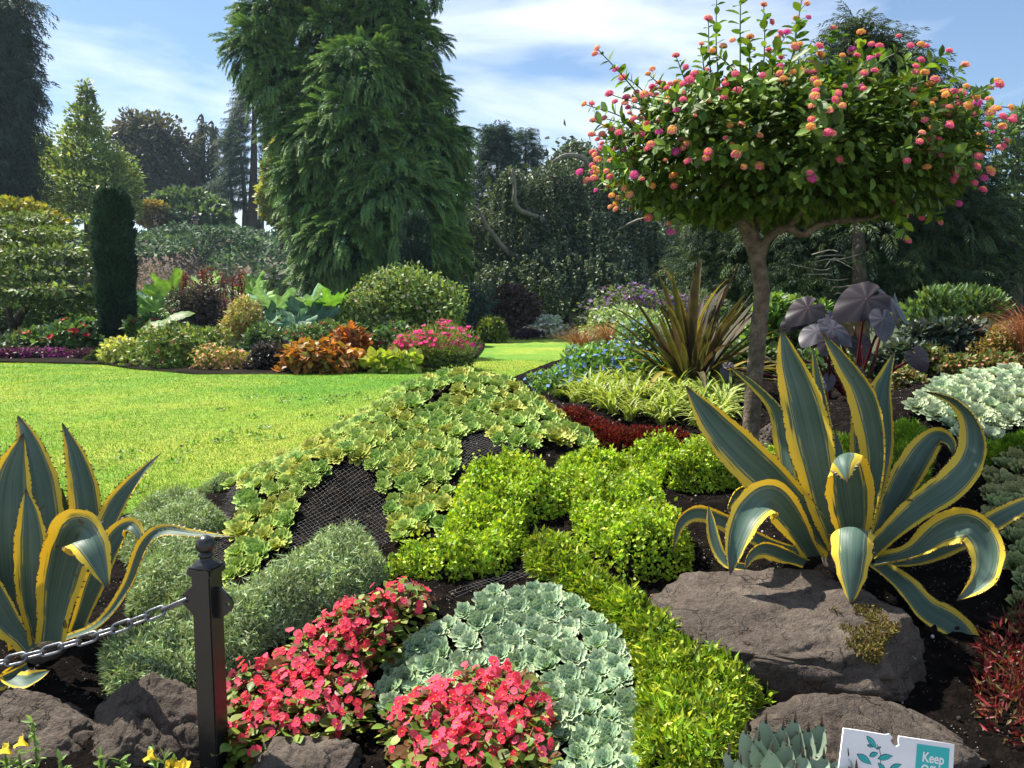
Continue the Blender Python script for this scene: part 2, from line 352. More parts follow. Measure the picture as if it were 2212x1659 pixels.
# lawn
m, n, l = new_mat('lawn_turf')
tcn = n.new('ShaderNodeTexCoord')
def nnoise(sc, det=5, r=.6):
    z = n.new('ShaderNodeTexNoise'); z.inputs['Scale'].default_value = sc; z.inputs['Detail'].default_value = det; z.inputs['Roughness'].default_value = r
    l.new(tcn.outputs['Object'], z.inputs['Vector']); return z
a = nnoise(.55, 4); r1 = n.new('ShaderNodeValToRGB'); e = r1.color_ramp.elements
e[0].position = .40; e[0].color = (.12, .28, .022, 1); e[1].position = .66; e[1].color = (.34, .38, .045, 1)
x = e.new(.52); x.color = (.22, .33, .03, 1)
l.new(a.outputs['Fac'], r1.inputs['Fac'])
b = nnoise(55, 6, .7); r2 = n.new('ShaderNodeMapRange'); r2.inputs['From Min'].default_value = .3; r2.inputs['From Max'].default_value = .7
r2.inputs['To Min'].default_value = .55; r2.inputs['To Max'].default_value = 1.35; l.new(b.outputs['Fac'], r2.inputs['Value'])
c = nnoise(9, 4, .6); r3 = n.new('ShaderNodeMapRange'); r3.inputs['From Min'].default_value = .3; r3.inputs['From Max'].default_value = .7
r3.inputs['To Min'].default_value = .8; r3.inputs['To Max'].default_value = 1.2; l.new(c.outputs['Fac'], r3.inputs['Value'])
mu = n.new('ShaderNodeMath'); mu.operation = 'MULTIPLY'; l.new(r2.outputs[0], mu.inputs[0]); l.new(r3.outputs[0], mu.inputs[1])
sc_ = n.new('ShaderNodeVectorMath'); sc_.operation = 'SCALE'; l.new(r1.outputs[0], sc_.inputs[0]); l.new(mu.outputs[0], sc_.inputs['Scale'])
p = n.new('ShaderNodeBsdfPrincipled'); p.inputs['Roughness'].default_value = .75; p.inputs['Specular IOR Level'].default_value = .2
l.new(sc_.outputs[0], p.inputs['Base Color'])
bp = n.new('ShaderNodeBump'); bp.inputs['Strength'].default_value = .8; bp.inputs['Distance'].default_value = .03
l.new(b.outputs['Fac'], bp.inputs['Height']); l.new(bp.outputs[0], p.inputs['Normal'])
o_ = n.new('ShaderNodeOutputMaterial'); l.new(p.outputs[0], o_.inputs[0]); M['lawn'] = m
_lx = [-6, -2.6, -2, -1.6, -1.2, -.6, 0, .3, .6, 1.0, 1.6]; _ly = [2.8, 2.8, 2.9, 3.15, 3.45, 4.1, 4.4, 4.8, 5.6, 8, 9]
def lawn_edge(x): return np.interp(x, _lx, _ly)
def lawn_z(x, y):
    q = np.stack([np.ravel(x), np.ravel(y), np.zeros(np.size(x))], 1)
    return LAWN_Z + (.02 * vnoise(q, .45, 5) + .006 * vnoise(q, 2.2, 6)).reshape(np.shape(x)) + np.clip((np.asarray(y) - 13) / 10, 0, 1) * .10
xs = np.linspace(-14, 5, 120); ts = np.linspace(0, 1, 120) ** 1.6
X = np.repeat(xs[None], 120, 0); Y = lawn_edge(X) + ts[:, None] * (24 - lawn_edge(X)); Z = lawn_z(X, Y)
i = (np.arange(119)[:, None] * 120 + np.arange(119)[None]).ravel()
tag(build('lawn', np.stack([X.ravel(), Y.ravel(), Z.ravel()], 1), np.stack([i, i + 1, i + 121, i + 120], 1), M['lawn'], smooth=True), kind='structure')
# grass blades on the nearer lawn
NB = 210000
gy = 2.9 + 9.2 * rng.random(NB * 2) ** 1.35; gx = rng.uniform(-.74, .16, NB * 2) * gy
k = (gy > lawn_edge(gx) + .01) & (np.abs(gx) < gy * .75 + .3); gx, gy = gx[k][:NB], gy[k][:NB]; NB = len(gx)
P = np.stack([gx, gy, lawn_z(gx, gy) - .003], 1)
D = rdir(NB, 1.6); D[:, 2] = np.abs(D[:, 2]); big = vnoise(P, .9, 9) * .5 + .5 * vnoise(P, 2.4, 11)
C = pal(NB, [(.14, .32, .02), (.19, .37, .022), (.27, .39, .03), (.11, .27, .018)], .2)
C = C * (1 + np.clip(big * 2.2, -.25, .45)[:, None] * np.array([.9, .3, .3]))
dist = np.hypot(gx, gy)
g = scatter(NEEDLE, P, D, rdir(NB), rng.uniform(.011, .026, NB), .0018 + .0005 * dist, C)
tag(build('grass', g[0], g[1], M['leaf'], col=g[2]), 'short mown grass blades on the sunny lawn', 'grass', kind='stuff')
# weedy tufts and daisies in the lawn
NT = 70
wx = rng.uniform(-2.4, .2, NT); wy = rng.uniform(3.2, 7.5, NT); k = wy > lawn_edge(wx) + .15; wx, wy = wx[k], wy[k]; NT = len(wx)
B = np.repeat(np.stack([wx, wy, lawn_z(wx, wy)], 1), 22, 0); B[:, :2] += rng.normal(0, .035, (len(B), 2)); B[:, 2] += .012
w = scatter(DIAMOND, B, rdir(len(B), .5), rdir(len(B), 1.5), rng.uniform(.015, .04, len(B)), rng.uniform(.012, .022, len(B)), pal(len(B), [(.11, .25, .03), (.18, .33, .06), (.30, .42, .16)], .2))
tag(build('clover_leaves', w[0], w[1], M['leaf'], col=w[2]), 'low broad weed leaves dotted through the lawn', 'weeds', kind='stuff')
# soil of the far border (behind the lawn) and of the right hand border
def soil_sheet(name, px, zz, back):
    f = [on_plane(a_, b_, LAWN_Z + .02) for a_, b_ in px]
    V = []; nb = len(f)
    for q in f: V.append(q)
    for q in f: V.append((q[0] * 1.01, q[1] + .5, q[2] + zz))
    for q in f: V.append((q[0] * back / q[1], back, q[2] + zz + .1))
    F = [(j, j + 1, j + nb + 1, j + nb) for j in range(nb - 1)] + [(j + nb, j + nb + 1, j + 2 * nb + 1, j + 2 * nb) for j in range(nb - 1)]
    return tag(build(name, V, np.array(F), M['far_soil'], smooth=True), kind='structure')
soil_sheet('border_soil', [(-400, 780), (0, 780), (220, 785), (300, 797), (420, 807), (620, 808), (820, 801), (960, 790), (1030, 772), (1045, 752)], .03, 24.5)
# quarry bank and hill behind the border
def hz(X, Y):
    q = np.stack([X.ravel(), Y.ravel(), np.zeros(X.size)], 1)
    nn = (.9 * vnoise(q, .14, 21) + .4 * vnoise(q, .4, 22)).reshape(X.shape)
    top = np.interp(X, [-60, -45, -34, -30, -22, -15, -8, 10], [5.4, 5.6, 5.9, 6.0, 5.8, 5.4, 4.0, 1.0])
    s = np.clip((Y - 44) / 13 + .06 * nn, 0, 1); s = s * s * (3 - 2 * s)
    return .5 + s * top + nn * .25 * (s > .02)
M['bank'] = solid_mat('bank_earth', [(.075, .055, .045), (.16, .115, .095), (.25, .17, .12)], .9, .95, .8, 6, bdist=.2)
tag(grid_mesh('hillside', np.arange(-62, 11, .8), np.concatenate([np.arange(42, 60, .6), [64, 75, 95, 130]]), hz, M['bank']), kind='structure')
# ------------------------------------------------------------------ rocks
def ico(sub):
    import bmesh
    bm = bmesh.new(); bmesh.ops.create_icosphere(bm, subdivisions=sub, radius=1)
    V = np.array([v.co[:] for v in bm.verts]); F = np.array([[v.index for v in f.verts] for f in bm.faces]); bm.free(); return V, F
ICO6 = ico(6); ICO3 = ico(3)
def rock(name, label, c, r, cuts, seed, amp=.05, rot=0.0, group=None, rough=1.0, strata=0.0):
    """boulder: ellipsoid cut by planes (normal, distance as a share of the radius), then weathered"""
    V, F = ICO6; V = V.copy()
    rs = np.random.default_rng(seed)
    for nrm, dd in cuts:
        nn = unit(np.array(nrm, float)); s = V @ nn - dd; m = s > 0
        V[m] -= s[m][:, None] * nn * .96
    for _ in range(30):
        nn = unit(rs.normal(size=3)); dd = rs.uniform(.70, .93); s = V @ nn - dd; m = s > 0; V[m] -= s[m][:, None] * nn * .97
    nr = unit(V)
    V = V - nr * (.05 * np.clip(1 - np.abs(vnoise(V, 3.3, seed + 12)) * 7, 0, 1) + .03 * np.clip(1 - np.abs(vnoise(V, 7.1, seed + 13)) * 6, 0, 1))[:, None]
    tq = V @ unit(np.array([.3, -.2, 1.0])) * 5 + 1.2 * vnoise(V, 1.7, seed + 14); V = V + nr * (.022 * (np.floor(tq) + np.clip((tq - np.floor(tq)) * 4, 0, 1) - tq))[:, None]
    if strata:
        q = V @ unit(np.array([.25, .25, 1.0])); st = np.floor(q * 7 + .8 * vnoise(V, 2.2, seed + 5))
        h = vnoise(np.stack([st, st * 0, st * 0], 1), 1.37, seed + 6); V = V + nr * (strata * h)[:, None]
    rid = 1 - np.abs(vnoise(V, 2.6, seed + 1))
    rid2 = 1 - np.abs(vnoise(V, 6.5, seed + 9))
    d = amp * (1.0 * vnoise(V, 1.9, seed) + .9 * (rid - .6) + .6 * (rid2 - .6) + .5 * vnoise(V, 5.5, seed + 2) + .36 * vnoise(V, 12, seed + 3) + .26 * rough * vnoise(V, 27, seed + 4))
    V = V + nr * d[:, None]
    V = V * np.array(r); cz, sz = math.cos(rot), math.sin(rot)
    V = np.stack([V[:, 0] * cz - V[:, 1] * sz, V[:, 0] * sz + V[:, 1] * cz, V[:, 2]], 1) + np.array(c)
    o = build(name, V, F, M['rock'], smooth=True)
    return tag(o, label, 'rock', group)
p = W(1690, 1385, 2.05)
big_rock = rock('boulder', 'largest flat-topped brown boulder under the variegated agave', p + np.array([-.02, .0, -.02]), (.455, .31, .225),
                [((-.10, -.33, 1), .50), ((-.35, -1, -.12), .62), ((1, -.3, .1), .80), ((.15, -1, -.7), .66), ((-1, -.3, .5), .93)], 3, .04)
p = W(1845, 1625, 1.63)
rock('boulder', 'pale boulder with a light vein behind the white sign', p + np.array([0, .04, -.05]), (.36, .18, .185), [((.12, -.55, 1), .62), ((-1, -.2, .1), .85), ((.75, .1, .75), .70)], 11, .04)
p = W(300, 1590, 1.72)
rock('boulder', 'pointed craggy boulder just left of the black post', p + np.array([0.005, .03, -.05]), (.19, .17, .205), [((-.62, -.42, .75), .50), ((.55, -.3, .8), .55), ((-.1, -1, .45), .70), ((.5, -1, .0), .8)], 23, .032, strata=.022)
p = W(35, 1600, 1.72)
rock('boulder', 'dark boulder at the left edge beneath the cut agave leaf', p + np.array([0, .02, -.05]), (.20, .17, .175), [((.25, -.40, 1), .56), ((-.1, -1, .35), .68)], 35, .03, strata=.02)
p = W(645, 1655, 1.58)
rock('boulder', 'low brown boulder between the two red begonia clumps', p + np.array([0, .02, -.06]), (.165, .14, .135), [((-.2, -.4, 1), .74), ((.5, -.2, .8), .8), ((-.8, -.1, .6), .72)], 41, .045)
for k_, (a_, b_, d_, r_, lb) in enumerate([(1672, 948, 3.35, (.085, .07, .08), 'small angular rock right of the standard trunk'), (1642, 968, 3.3, (.055, .05, .045), 'smallest rock, touching the base of the standard trunk'), (1592, 1650, 1.6, (.03, .03, .03), 'little orange-brown stone beside the small grey agave')]):
    rock('stone', lb, W(a_, b_, d_), r_, [((.3, -.6, .8), .6), ((-.8, -.4, .3), .7)], 50 + k_, .06)
# moss on the big boulder
m_, n_, l_ = None, None, None
def surf_points(o, test, cnt):
    me = o.data; n = len(me.vertices); co = np.empty(n * 3, np.float32); me.vertices.foreach_get('co', co); co = co.reshape(-1, 3)
    no = np.empty(n * 3, np.float32); me.vertices.foreach_get('normal', no); no = no.reshape(-1, 3)
    k = np.where(test(co, no))[0]; k = rng.choice(k, cnt); return co[k].astype(float), no[k].astype(float)
mc = np.concatenate([W([1905, 1880, 1925], [1345, 1365, 1330], [1.88, 1.86, 1.9])])
P_, N_ = surf_points(big_rock, lambda c, n: np.min(np.linalg.norm((c[:, None] - mc[None]) * np.array([1, .5, 1.2]), axis=2), 1) + .03 * vnoise(c, 30, 3) < .062, 2600)
P_ += rng.normal(0, .003, P_.shape)
g = scatter(DIAMOND, P_, unit(N_ + .8 * rdir(len(P_))), rdir(len(P_)), rng.uniform(.006, .014, len(P_)), .004, pal(len(P_), [(.17, .15, .03), (.24, .20, .05), (.10, .08, .02), (.13, .08, .03)], .25))
tag(build('moss', g[0], g[1], M['matte'], col=g[2]), 'olive brown moss patch growing on the right of the largest boulder', 'moss', kind='stuff')
# ------------------------------------------------------------------ loose pebbles and soil crumbs
NPB = 5200
bx = rng.uniform(-1.7, 2.3, NPB); by = rng.uniform(1.6, 4.4, NPB); v, f = ico(1)
s_ = rng.lognormal(-5.55, .45, NPB); sc3 = s_[:, None] * rng.uniform(.6, 1.3, (NPB, 3))
V = np.stack([bx, by, H(bx, by) + .002], 1)[:, None] + v[None] * sc3[:, None]
F = (f[None] + (np.arange(NPB) * len(v))[:, None, None]).reshape(-1, 3)
C = pal(NPB, [(.02, .015, .012), (.045, .032, .025), (.09, .065, .05), (.42, .38, .34)], .25, [.45, .33, .15, .07])
tag(build('soil_crumbs', V.reshape(-1, 3), F, leaf_mat('crumb', .95, 0, .2), col=np.repeat(C, len(v), 0)), 'loose soil crumbs and pale grit scattered over the dark bed', 'crumbs', kind='stuff')

# ------------------------------------------------------------------ succulent rosettes (one thing each, shared meshes)
def rosette_mesh(name, n, R0, body, edge, tip, upright, seed, wid=.40):
    rs = np.random.default_rng(seed); Vs, Fs, Cs = [], [], []
    ts = np.array([0, .3, .64, .86, 1.0]); ws = np.array([.34, .66, 1.0, .66, .02])
    us = np.array([-1, -.45, 0, .45, 1.0])
    q = []
    for i in range(4):
        for j in range(4): q.append((i * 5 + j, i * 5 + j + 1, i * 5 + 6 + j, i * 5 + 5 + j))
    q = np.array(q)
    for k in range(n):
        f = k / (n - 1); az = k * 2.39996 + rs.normal(0, .08)
        L = R0 * (.22 + .80 * f ** .75) * rs.uniform(.88, 1.1); el = R(72 - (72 - upright * .62) * f ** .62) + rs.normal(0, .08)
        Wd = R0 * wid * (.34 + .62 * f ** .6)
        a, b = np.meshgrid(ts, us, indexing='ij'); w = ws[:, None] * np.ones(5)
        bend = -.10 * L * (a ** 2) + .35 * L * f * 0; x = b * w * Wd * .70
        lx = a * L; lz = bend + .22 * Wd * (np.abs(b) ** 2) * w + .12 * L * np.clip(a - .6, 0, 1) ** 1.0
        out = lx * math.cos(el) - lz * math.sin(el); up = lx * math.sin(el) + lz * math.cos(el)
        r0 = .04 * R0 * f
        P = np.stack([(out + r0) * math.cos(az) - x * math.sin(az), (out + r0) * math.sin(az) + x * math.cos(az), up + .02 * R0 * (1 - f)], -1)
        e = np.clip(np.maximum(np.abs(b) ** 2.5 * (.25 + .75 * a), a ** 5), 0, 1)[..., None]
        c = np.array(body) * (.70 - .25 * f * rs.random()) * (.36 + .64 * a[..., None]) * (1 - e) + np.array(edge) * e  # leaf bases darkened to paint shade into the rosette's crevices
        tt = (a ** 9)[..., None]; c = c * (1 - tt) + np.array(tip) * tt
        c = c * rs.uniform(.88, 1.12)
        Vs.append(P.reshape(-1, 3)); Cs.append(c.reshape(-1, 3)); Fs.append(q + 25 * k)
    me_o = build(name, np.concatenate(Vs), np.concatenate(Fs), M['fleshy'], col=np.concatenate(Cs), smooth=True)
    return me_o
def rosette_field(name, label, cat, group, px, spacing, R0, kinds, lift=.0, top=.03, lean=.5, jit=.15, zmin=0, filt=None, extra=0):
    P = wpoly(px, top, 3.95); A = np.array(P); lo, hi = A.min(0), A.max(0)
    n = 9000; x = rng.uniform(lo[0], hi[0], n); y = rng.uniform(lo[1], hi[1], n); k = inpoly(x, y, P)
    x, y = x[k], y[k]; z = H(x, y); pts = np.stack([x, y, z], 1); keep = []
    for i in range(len(pts)):
        if not keep or np.min(np.linalg.norm(pts[keep] - pts[i], axis=1)) > spacing: keep.append(i)
    pts = pts[keep]; N = HN(pts[:, 0], pts[:, 1])
    for i, q in enumerate(pts):
        src = kinds[rng.integers(len(kinds))]
        o = src.copy(); COL.objects.link(o); o.name = name
        nn = Vector(N[i] * (1 - lean) + np.array([-.05, -.42, lean]) + rng.normal(0, .16, 3)).normalized()
        rot = nn.to_track_quat('Z', 'Y').to_matrix().to_4x4()
        from mathutils import Matrix
        s = R0 * rng.uniform(1 - jit, 1 + jit)
        o.matrix_world = Matrix.Translation(q + np.array(nn) * (lift + rng.uniform(-.006, .012))) @ rot @ Matrix.Rotation(rng.uniform(0, 6.28), 4, 'Z') @ Matrix.Diagonal((s, s, s * rng.uniform(.9, 1.15), 1))
        tag(o, label, cat, group)
    open('/tmp/cnt.txt','a').write(f'{name} {len(pts)}\n')
    return len(pts)
lib = lambda kk: [bpy.data.objects.remove(o) for o in kk]
GREEN_OUT = [(484,1063),(560,1000),(680,930),(800,868,1),(880,832,1),(960,805,1),(1000,800,1),(1060,806,1),(1140,848,1),(1215,893,1),(1308,968),(1270,968),(1207,962),(1171,955),(1151,976),(1081,962),(1050,940),(994,933),(984,962),(980,1011),(970,1085),(960,1152),(910,1165),(850,1176),(835,1105),(828,1050),(789,1028),(769,990),(717,1010),(661,1072),(633,1113),(605,1186),(540,1236),(505,1254),(526,1139),(550,1030)]
gk = [rosette_mesh('green_rosette', 51, 1.0, (.14, .38, .04), (.50, .70, .17), (.60, .62, .15), 34, 1), rosette_mesh('green_rosette', 48, 1.0, (.17, .41, .045), (.54, .72, .18), (.62, .64, .15), 30, 2),
      rosette_mesh('green_rosette', 45, 1.0, (.12, .35, .04), (.44, .67, .16), (.52, .62, .18), 40, 3), rosette_mesh('green_rosette', 43, 1.0, (.21, .41, .035), (.62, .68, .15), (.70, .54, .12), 36, 4)]
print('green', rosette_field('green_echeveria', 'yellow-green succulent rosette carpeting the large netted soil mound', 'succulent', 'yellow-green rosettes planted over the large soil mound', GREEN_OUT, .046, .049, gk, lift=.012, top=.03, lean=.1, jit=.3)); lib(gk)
BLUE_OUT = [(830,1520),(850,1450),(940,1370),(1010,1300,1),(1080,1265,1),(1180,1262,1),(1255,1300,1),(1320,1375),(1345,1450),(1372,1570),(1395,1670),(1175,1700),(1165,1580),(1140,1490),(1110,1440),(1010,1470),(920,1520),(870,1570)]
bk = [rosette_mesh('blue_rosette', 43, 1.0, (.22, .47, .35), (.54, .72, .44), (.48, .52, .28), 32, 5, .42), rosette_mesh('blue_rosette', 51, 1.0, (.26, .52, .40), (.58, .74, .48), (.52, .52, .27), 26, 6, .42),
      rosette_mesh('blue_rosette', 37, 1.0, (.20, .44, .32), (.50, .68, .38), (.46, .50, .25), 40, 7, .42)]
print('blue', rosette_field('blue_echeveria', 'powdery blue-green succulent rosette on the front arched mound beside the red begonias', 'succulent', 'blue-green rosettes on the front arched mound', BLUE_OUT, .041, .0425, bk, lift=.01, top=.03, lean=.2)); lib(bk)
CYAN_OUT = [(1948,893),(1990,855,1),(2040,825,1),(2110,806,1),(2240,800,1),(2250,905),(2212,912),(2150,948),(2085,962),(2055,945),(2020,910)]
ck = [rosette_mesh('pale_rosette', 45, 1.0, (.36, .54, .42), (.56, .66, .42), (.60, .62, .34), 28, 8, .42), rosette_mesh('pale_rosette', 37, 1.0, (.32, .57, .41), (.54, .72, .44), (.62, .64, .36), 36, 9, .42)]
print('cyan', rosette_field('mint_echeveria', 'pale mint succulent rosette on the sunlit slope at the right edge', 'succulent', 'pale mint rosettes on the right slope', CYAN_OUT, .056, .058, ck, lift=.02, top=.03, lean=.3)); lib(ck)
SAGE_OUT = [(2135,1015),(2212,990),(2250,990),(2260,1300),(2230,1400),(2190,1290),(2165,1180),(2130,1085)]
sk = [rosette_mesh('sage_rosette', 43, 1.0, (.15, .25, .09), (.33, .38, .16), (.42, .30, .12), 32, 12), rosette_mesh('sage_rosette', 37, 1.0, (.13, .24, .08), (.28, .37, .15), (.36, .34, .14), 40, 13)]
print('sage', rosette_field('sage_echeveria', 'sage green succulent rosette at the right edge below the mint slope', 'succulent', 'sage green rosettes at the right edge', SAGE_OUT, .062, .066, sk, lift=.012, lean=.3)); lib(sk)

# ------------------------------------------------------------------ clipped carpet plantings
def cushion(name, label, cat, px, h, n, tmpl, L, Wd, cols, mat, up=1.0, rr=.09, w=None, shag=.5, lump=.25, dmax=9.0):
    P = wpoly(px, h * .8, dmax); A = np.array(P); lo, hi = A.min(0), A.max(0)
    m_ = int(n * 4); x = rng.uniform(lo[0], hi[0], m_); y = rng.uniform(lo[1], hi[1], m_); k = inpoly(x, y, P); x, y = x[k][:n], y[k][:n]
    ed, off = edge_dist(x, y, P); t = np.clip(ed / rr, 0, 1)
    q0 = np.stack([x, y, 0 * x], 1)
    hh = h * np.sqrt(np.maximum(1 - (1 - t) ** 2, .02)) * (1 + lump * vnoise(q0, 9, 4) + .5 * lump * vnoise(q0, 24, 6))
    z = H(x, y); side = 1 - t
    u = 1 - np.abs(rng.normal(0, .17 + .35 * side)); u = np.where(rng.random(len(x)) < .05, 1 + .28 * rng.random(len(x)), u); u = np.clip(u, .05, 1.28)
    pos = np.stack([x, y, z + hh * u], 1)
    o2 = np.zeros((len(x), 3)); o2[:, :2] = unit(off); N = HN(x, y) * (1 - .7 * side[:, None]) + o2 * side[:, None]
    pos[:, :2] += o2[:, :2] * (side * .02)[:, None]
    D = unit(N * up + shag * rdir(len(x), .25)); Nn = unit(N + .7 * rdir(len(x)))
    C = pal(len(x), cols, .2, w)
    g = scatter(tmpl, pos, D, Nn, L * rng.uniform(.7, 1.3, len(x)), Wd * rng.uniform(.7, 1.3, len(x)), C)
    return g
def carpet(name, label, cat, polys, *a, mat=None, **k):
    gs = [cushion(name, label, cat, p_, *a[:1], int(a[1] * s_), *a[2:], mat, **k) for p_, s_ in polys]
    g = join(gs); return tag(build(name, g[0], g[1], mat, col=g[2]), label, cat, kind='stuff')
GREY = [(.31, .40, .20), (.25, .34, .16), (.38, .46, .26), (.18, .26, .11)]
carpet('santolina_carpet', 'grey-green feathery carpet planting behind the black post and the red begonias', 'ground cover',
       [([(245,1490),(240,1410),(300,1340,1),(420,1290,1),(520,1255,1),(640,1185,1),(720,1143,1),(790,1143,1),(822,1190,1),(828,1255),(760,1300),(660,1350),(560,1410),(500,1480),(430,1520),(330,1530)], 1.0)],
       .11, 46000, NEEDLE, .021, .0058, GREY, mat=M['matte'], up=.6, shag=1.3, rr=.10)
carpet('santolina_carpet', 'grey-green feathery carpet planting between the left agave and the netted mound', 'ground cover',
       [([(295,1340),(300,1225),(350,1160,1),(425,1140,1),(440,1235),(430,1330)], .45), ([(262,1190),(268,1125,1),(330,1073,1),(400,1050,1),(465,1082,1),(482,1150),(440,1185),(380,1205),(310,1245)], .75),
        ([(400,1068),(440,1030,1),(500,1003,1),(575,968,1),(600,975,1),(540,1018),(470,1065)], .35)],
       .10, 38000, NEEDLE, .020, .0058, GREY, mat=M['matte'], up=.6, shag=1.3, rr=.10, dmax=3.7)
LIME = [(.36, .50, .03), (.29, .44, .025), (.45, .55, .045), (.18, .32, .02)]
carpet('lime_carpet', 'bright lime small-leaved carpet hedge winding below the green mound', 'ground cover',
       [([(1002,1030,1),(1060,987,1),(1150,985,1),(1195,1015,1),(1225,1062),(1215,1115),(1130,1135),(1105,1205),(1080,1240),(960,1258),(830,1240),(818,1205,1),(880,1180,1),(960,1160,1),(980,1085,1)], 1.0),
        ([(1208,1005,1),(1215,970,1),(1258,957,1),(1330,975,1),(1380,1010,1),(1405,1060),(1430,1125),(1482,1195),(1475,1248),(1360,1258),(1262,1185),(1245,1115),(1210,1070)], 1.0),
        ([(1310,975,1),(1400,965,1),(1520,965,1),(1600,970,1),(1605,1052),(1540,1062),(1440,1058),(1390,1025)], .8), ([(1636,975,1),(1765,990,1),(1752,1085),(1650,1065)], .35)],
       .10, 17000, DIAMOND, .017, .011, LIME, mat=M['leaf'], up=.7, shag=1.0, rr=.06, lump=.55)
carpet('green_carpet', 'glossy mid-green carpet planting with pointed leaves running down to the front', 'ground cover',
       [([(1145,1190),(1160,1148,1),(1215,1152,1),(1300,1232,1),(1400,1300,1),(1480,1385,1),(1560,1420,1),(1645,1470,1),(1640,1500),(1590,1570),(1570,1690),(1410,1700),(1395,1570),(1392,1450),(1370,1395),(1300,1315),(1230,1275),(1160,1240)], 1.0)],
       .085, 22000, DIAMOND, .027, .0095, [(.20, .32, .02), (.30, .40, .03), (.13, .24, .015), (.40, .46, .04)], mat=M['gloss'], up=.8, shag=1.1, rr=.07, lump=.3)
carpet('maroon_carpet', 'dark maroon carpet strip between the striped spider plants and the lime hedge', 'ground cover',
       [([(1200,882,1),(1240,882,1),(1330,917,1),(1450,932,1),(1545,952,1),(1548,975),(1420,972),(1310,970),(1260,938)], 1.0)],
       .06, 12000, DIAMOND, .024, .0075, [(.15, .012, .016), (.09, .008, .012), (.21, .02, .02), (.13, .05, .02)], mat=M['gloss'], up=1.0, shag=.6, rr=.05)
carpet('maroon_carpet', 'sparse maroon leaved planting in the lower right corner', 'ground cover',
       [([(2135,1400),(2212,1345),(2330,1340),(2330,1640),(2160,1600),(2120,1490)], 1.0)],
       .07, 2600, DIAMOND, .026, .007, [(.14, .02, .02), (.07, .01, .012), (.12, .09, .03), (.22, .03, .03)], mat=M['gloss'], up=1.0, shag=1.0, rr=.05)
carpet('moss_carpet', 'fine emerald moss-like carpet behind the right agave', 'ground cover',
       [([(1700,975,1),(1790,940,1),(1900,935,1),(1965,903,1),(2003,930,1),(2000,1005),(1960,1105),(1850,1125),(1740,1110)], 1.0), ([(2110,965,1),(2212,932,1),(2330,930,1),(2330,985),(2212,985),(2120,1005)], .5)],
       .05, 24000, NEEDLE, .024, .0045, [(.17, .32, .018), (.25, .38, .02), (.11, .24, .012)], mat=M['leaf'], up=1.0, shag=.7, rr=.06, lump=.5)

# ------------------------------------------------------------------ wire netting over the soil between the rosettes
def netting(label, px, step=.023, r=.00024, up=.010):
    P = wpoly(px, 0); A = np.array(P); lo, hi = A.min(0) - .02, A.max(0) + .02; parts = []
    for k in range(2):
        L = (hi - lo).sum(); s = np.arange(-L, L, step)
        for c in s:
            u = np.arange(0, L * 1.2, .02)
            x = lo[0] + c + u * .72 + .0025 * np.sin(u * 40 + c * 90); y = lo[1] + u * .69 * (1 if k else 1) + .0025 * np.cos(u * 37 + c * 50)
            if k: x = hi[0] - c - u * .72 + .002 * np.sin(u * 31)
            ins = inpoly(x, y, P)
            if ins.sum() < 3: continue
            for run in np.split(np.where(ins)[0], np.where(np.diff(np.where(ins)[0]) > 1)[0] + 1):
                if len(run) < 3: continue
                z = H(x[run], y[run]) + up
                parts.append(tube(np.stack([x[run], y[run], z], 1), r, 3, (.3, .3, .3)))
    g = join(parts); return tag(build('wire_netting', g[0], g[1], M['wire']), label, 'netting')
netting('fine wire netting over the dark soil hollow in the middle of the green mound', [(610,1195),(645,1110),(710,1015),(770,985),(835,1045),(858,1180),(790,1190),(700,1200)])
netting('fine wire netting over the narrow soil hollow left of the green mound', [(470,1110),(490,1068),(552,1030),(528,1140),(505,1250),(460,1260),(440,1180)])
netting('fine wire netting over the soil hollow right of the middle rosette leg', [(985,1000),(995,935),(1050,940),(1085,965),(1150,980),(1060,985),(985,1080)])
netting('fine wire netting over the soil around the top of the blue-green arch', [(960,1290),(1080,1240),(1200,1240),(1290,1300),(1370,1400),(1400,1560),(1375,1570),(1345,1440),(1260,1290),(1150,1255),(1050,1275),(980,1310)])

# ------------------------------------------------------------------ red begonias
flw = []
def begonia_flower(seed):
    rs = np.random.default_rng(seed); Vs, Fs, Cs, o = [], [], [], 0
    for k, (az, ll, ww) in enumerate([(0, .5, .62), (math.pi, .5, .62), (math.pi / 2, .40, .34), (-math.pi / 2, .40, .34)]):
        d = np.array([[math.cos(az), math.sin(az), .22 + rs.normal(0, .12)]])
        g = scatter(OVAL, np.array([[0, 0, .02 * k]]), d, np.array([[0, 0, 1.0]]), ll, ww, np.array([[[.90, .075, .15], [.93, .10, .20], [.90, .06, .115], [.93, .15, .25]][seed]]) * rs.uniform(.85, 1.1))
        Vs.append(g[0]); Fs.append(g[1] + o); Cs.append(g[2]); o += len(g[0])
    v, f = ico(1); Vs.append(v * .085 + np.array([0, 0, .07])); Fs.append(f + o); Cs.append(np.tile([.75, .42, .03], (len(v), 1)))
    return build('flower', np.concatenate(Vs), np.concatenate(Fs), M['petal'], col=np.concatenate(Cs))
begs = [begonia_flower(i) for i in range(4)]
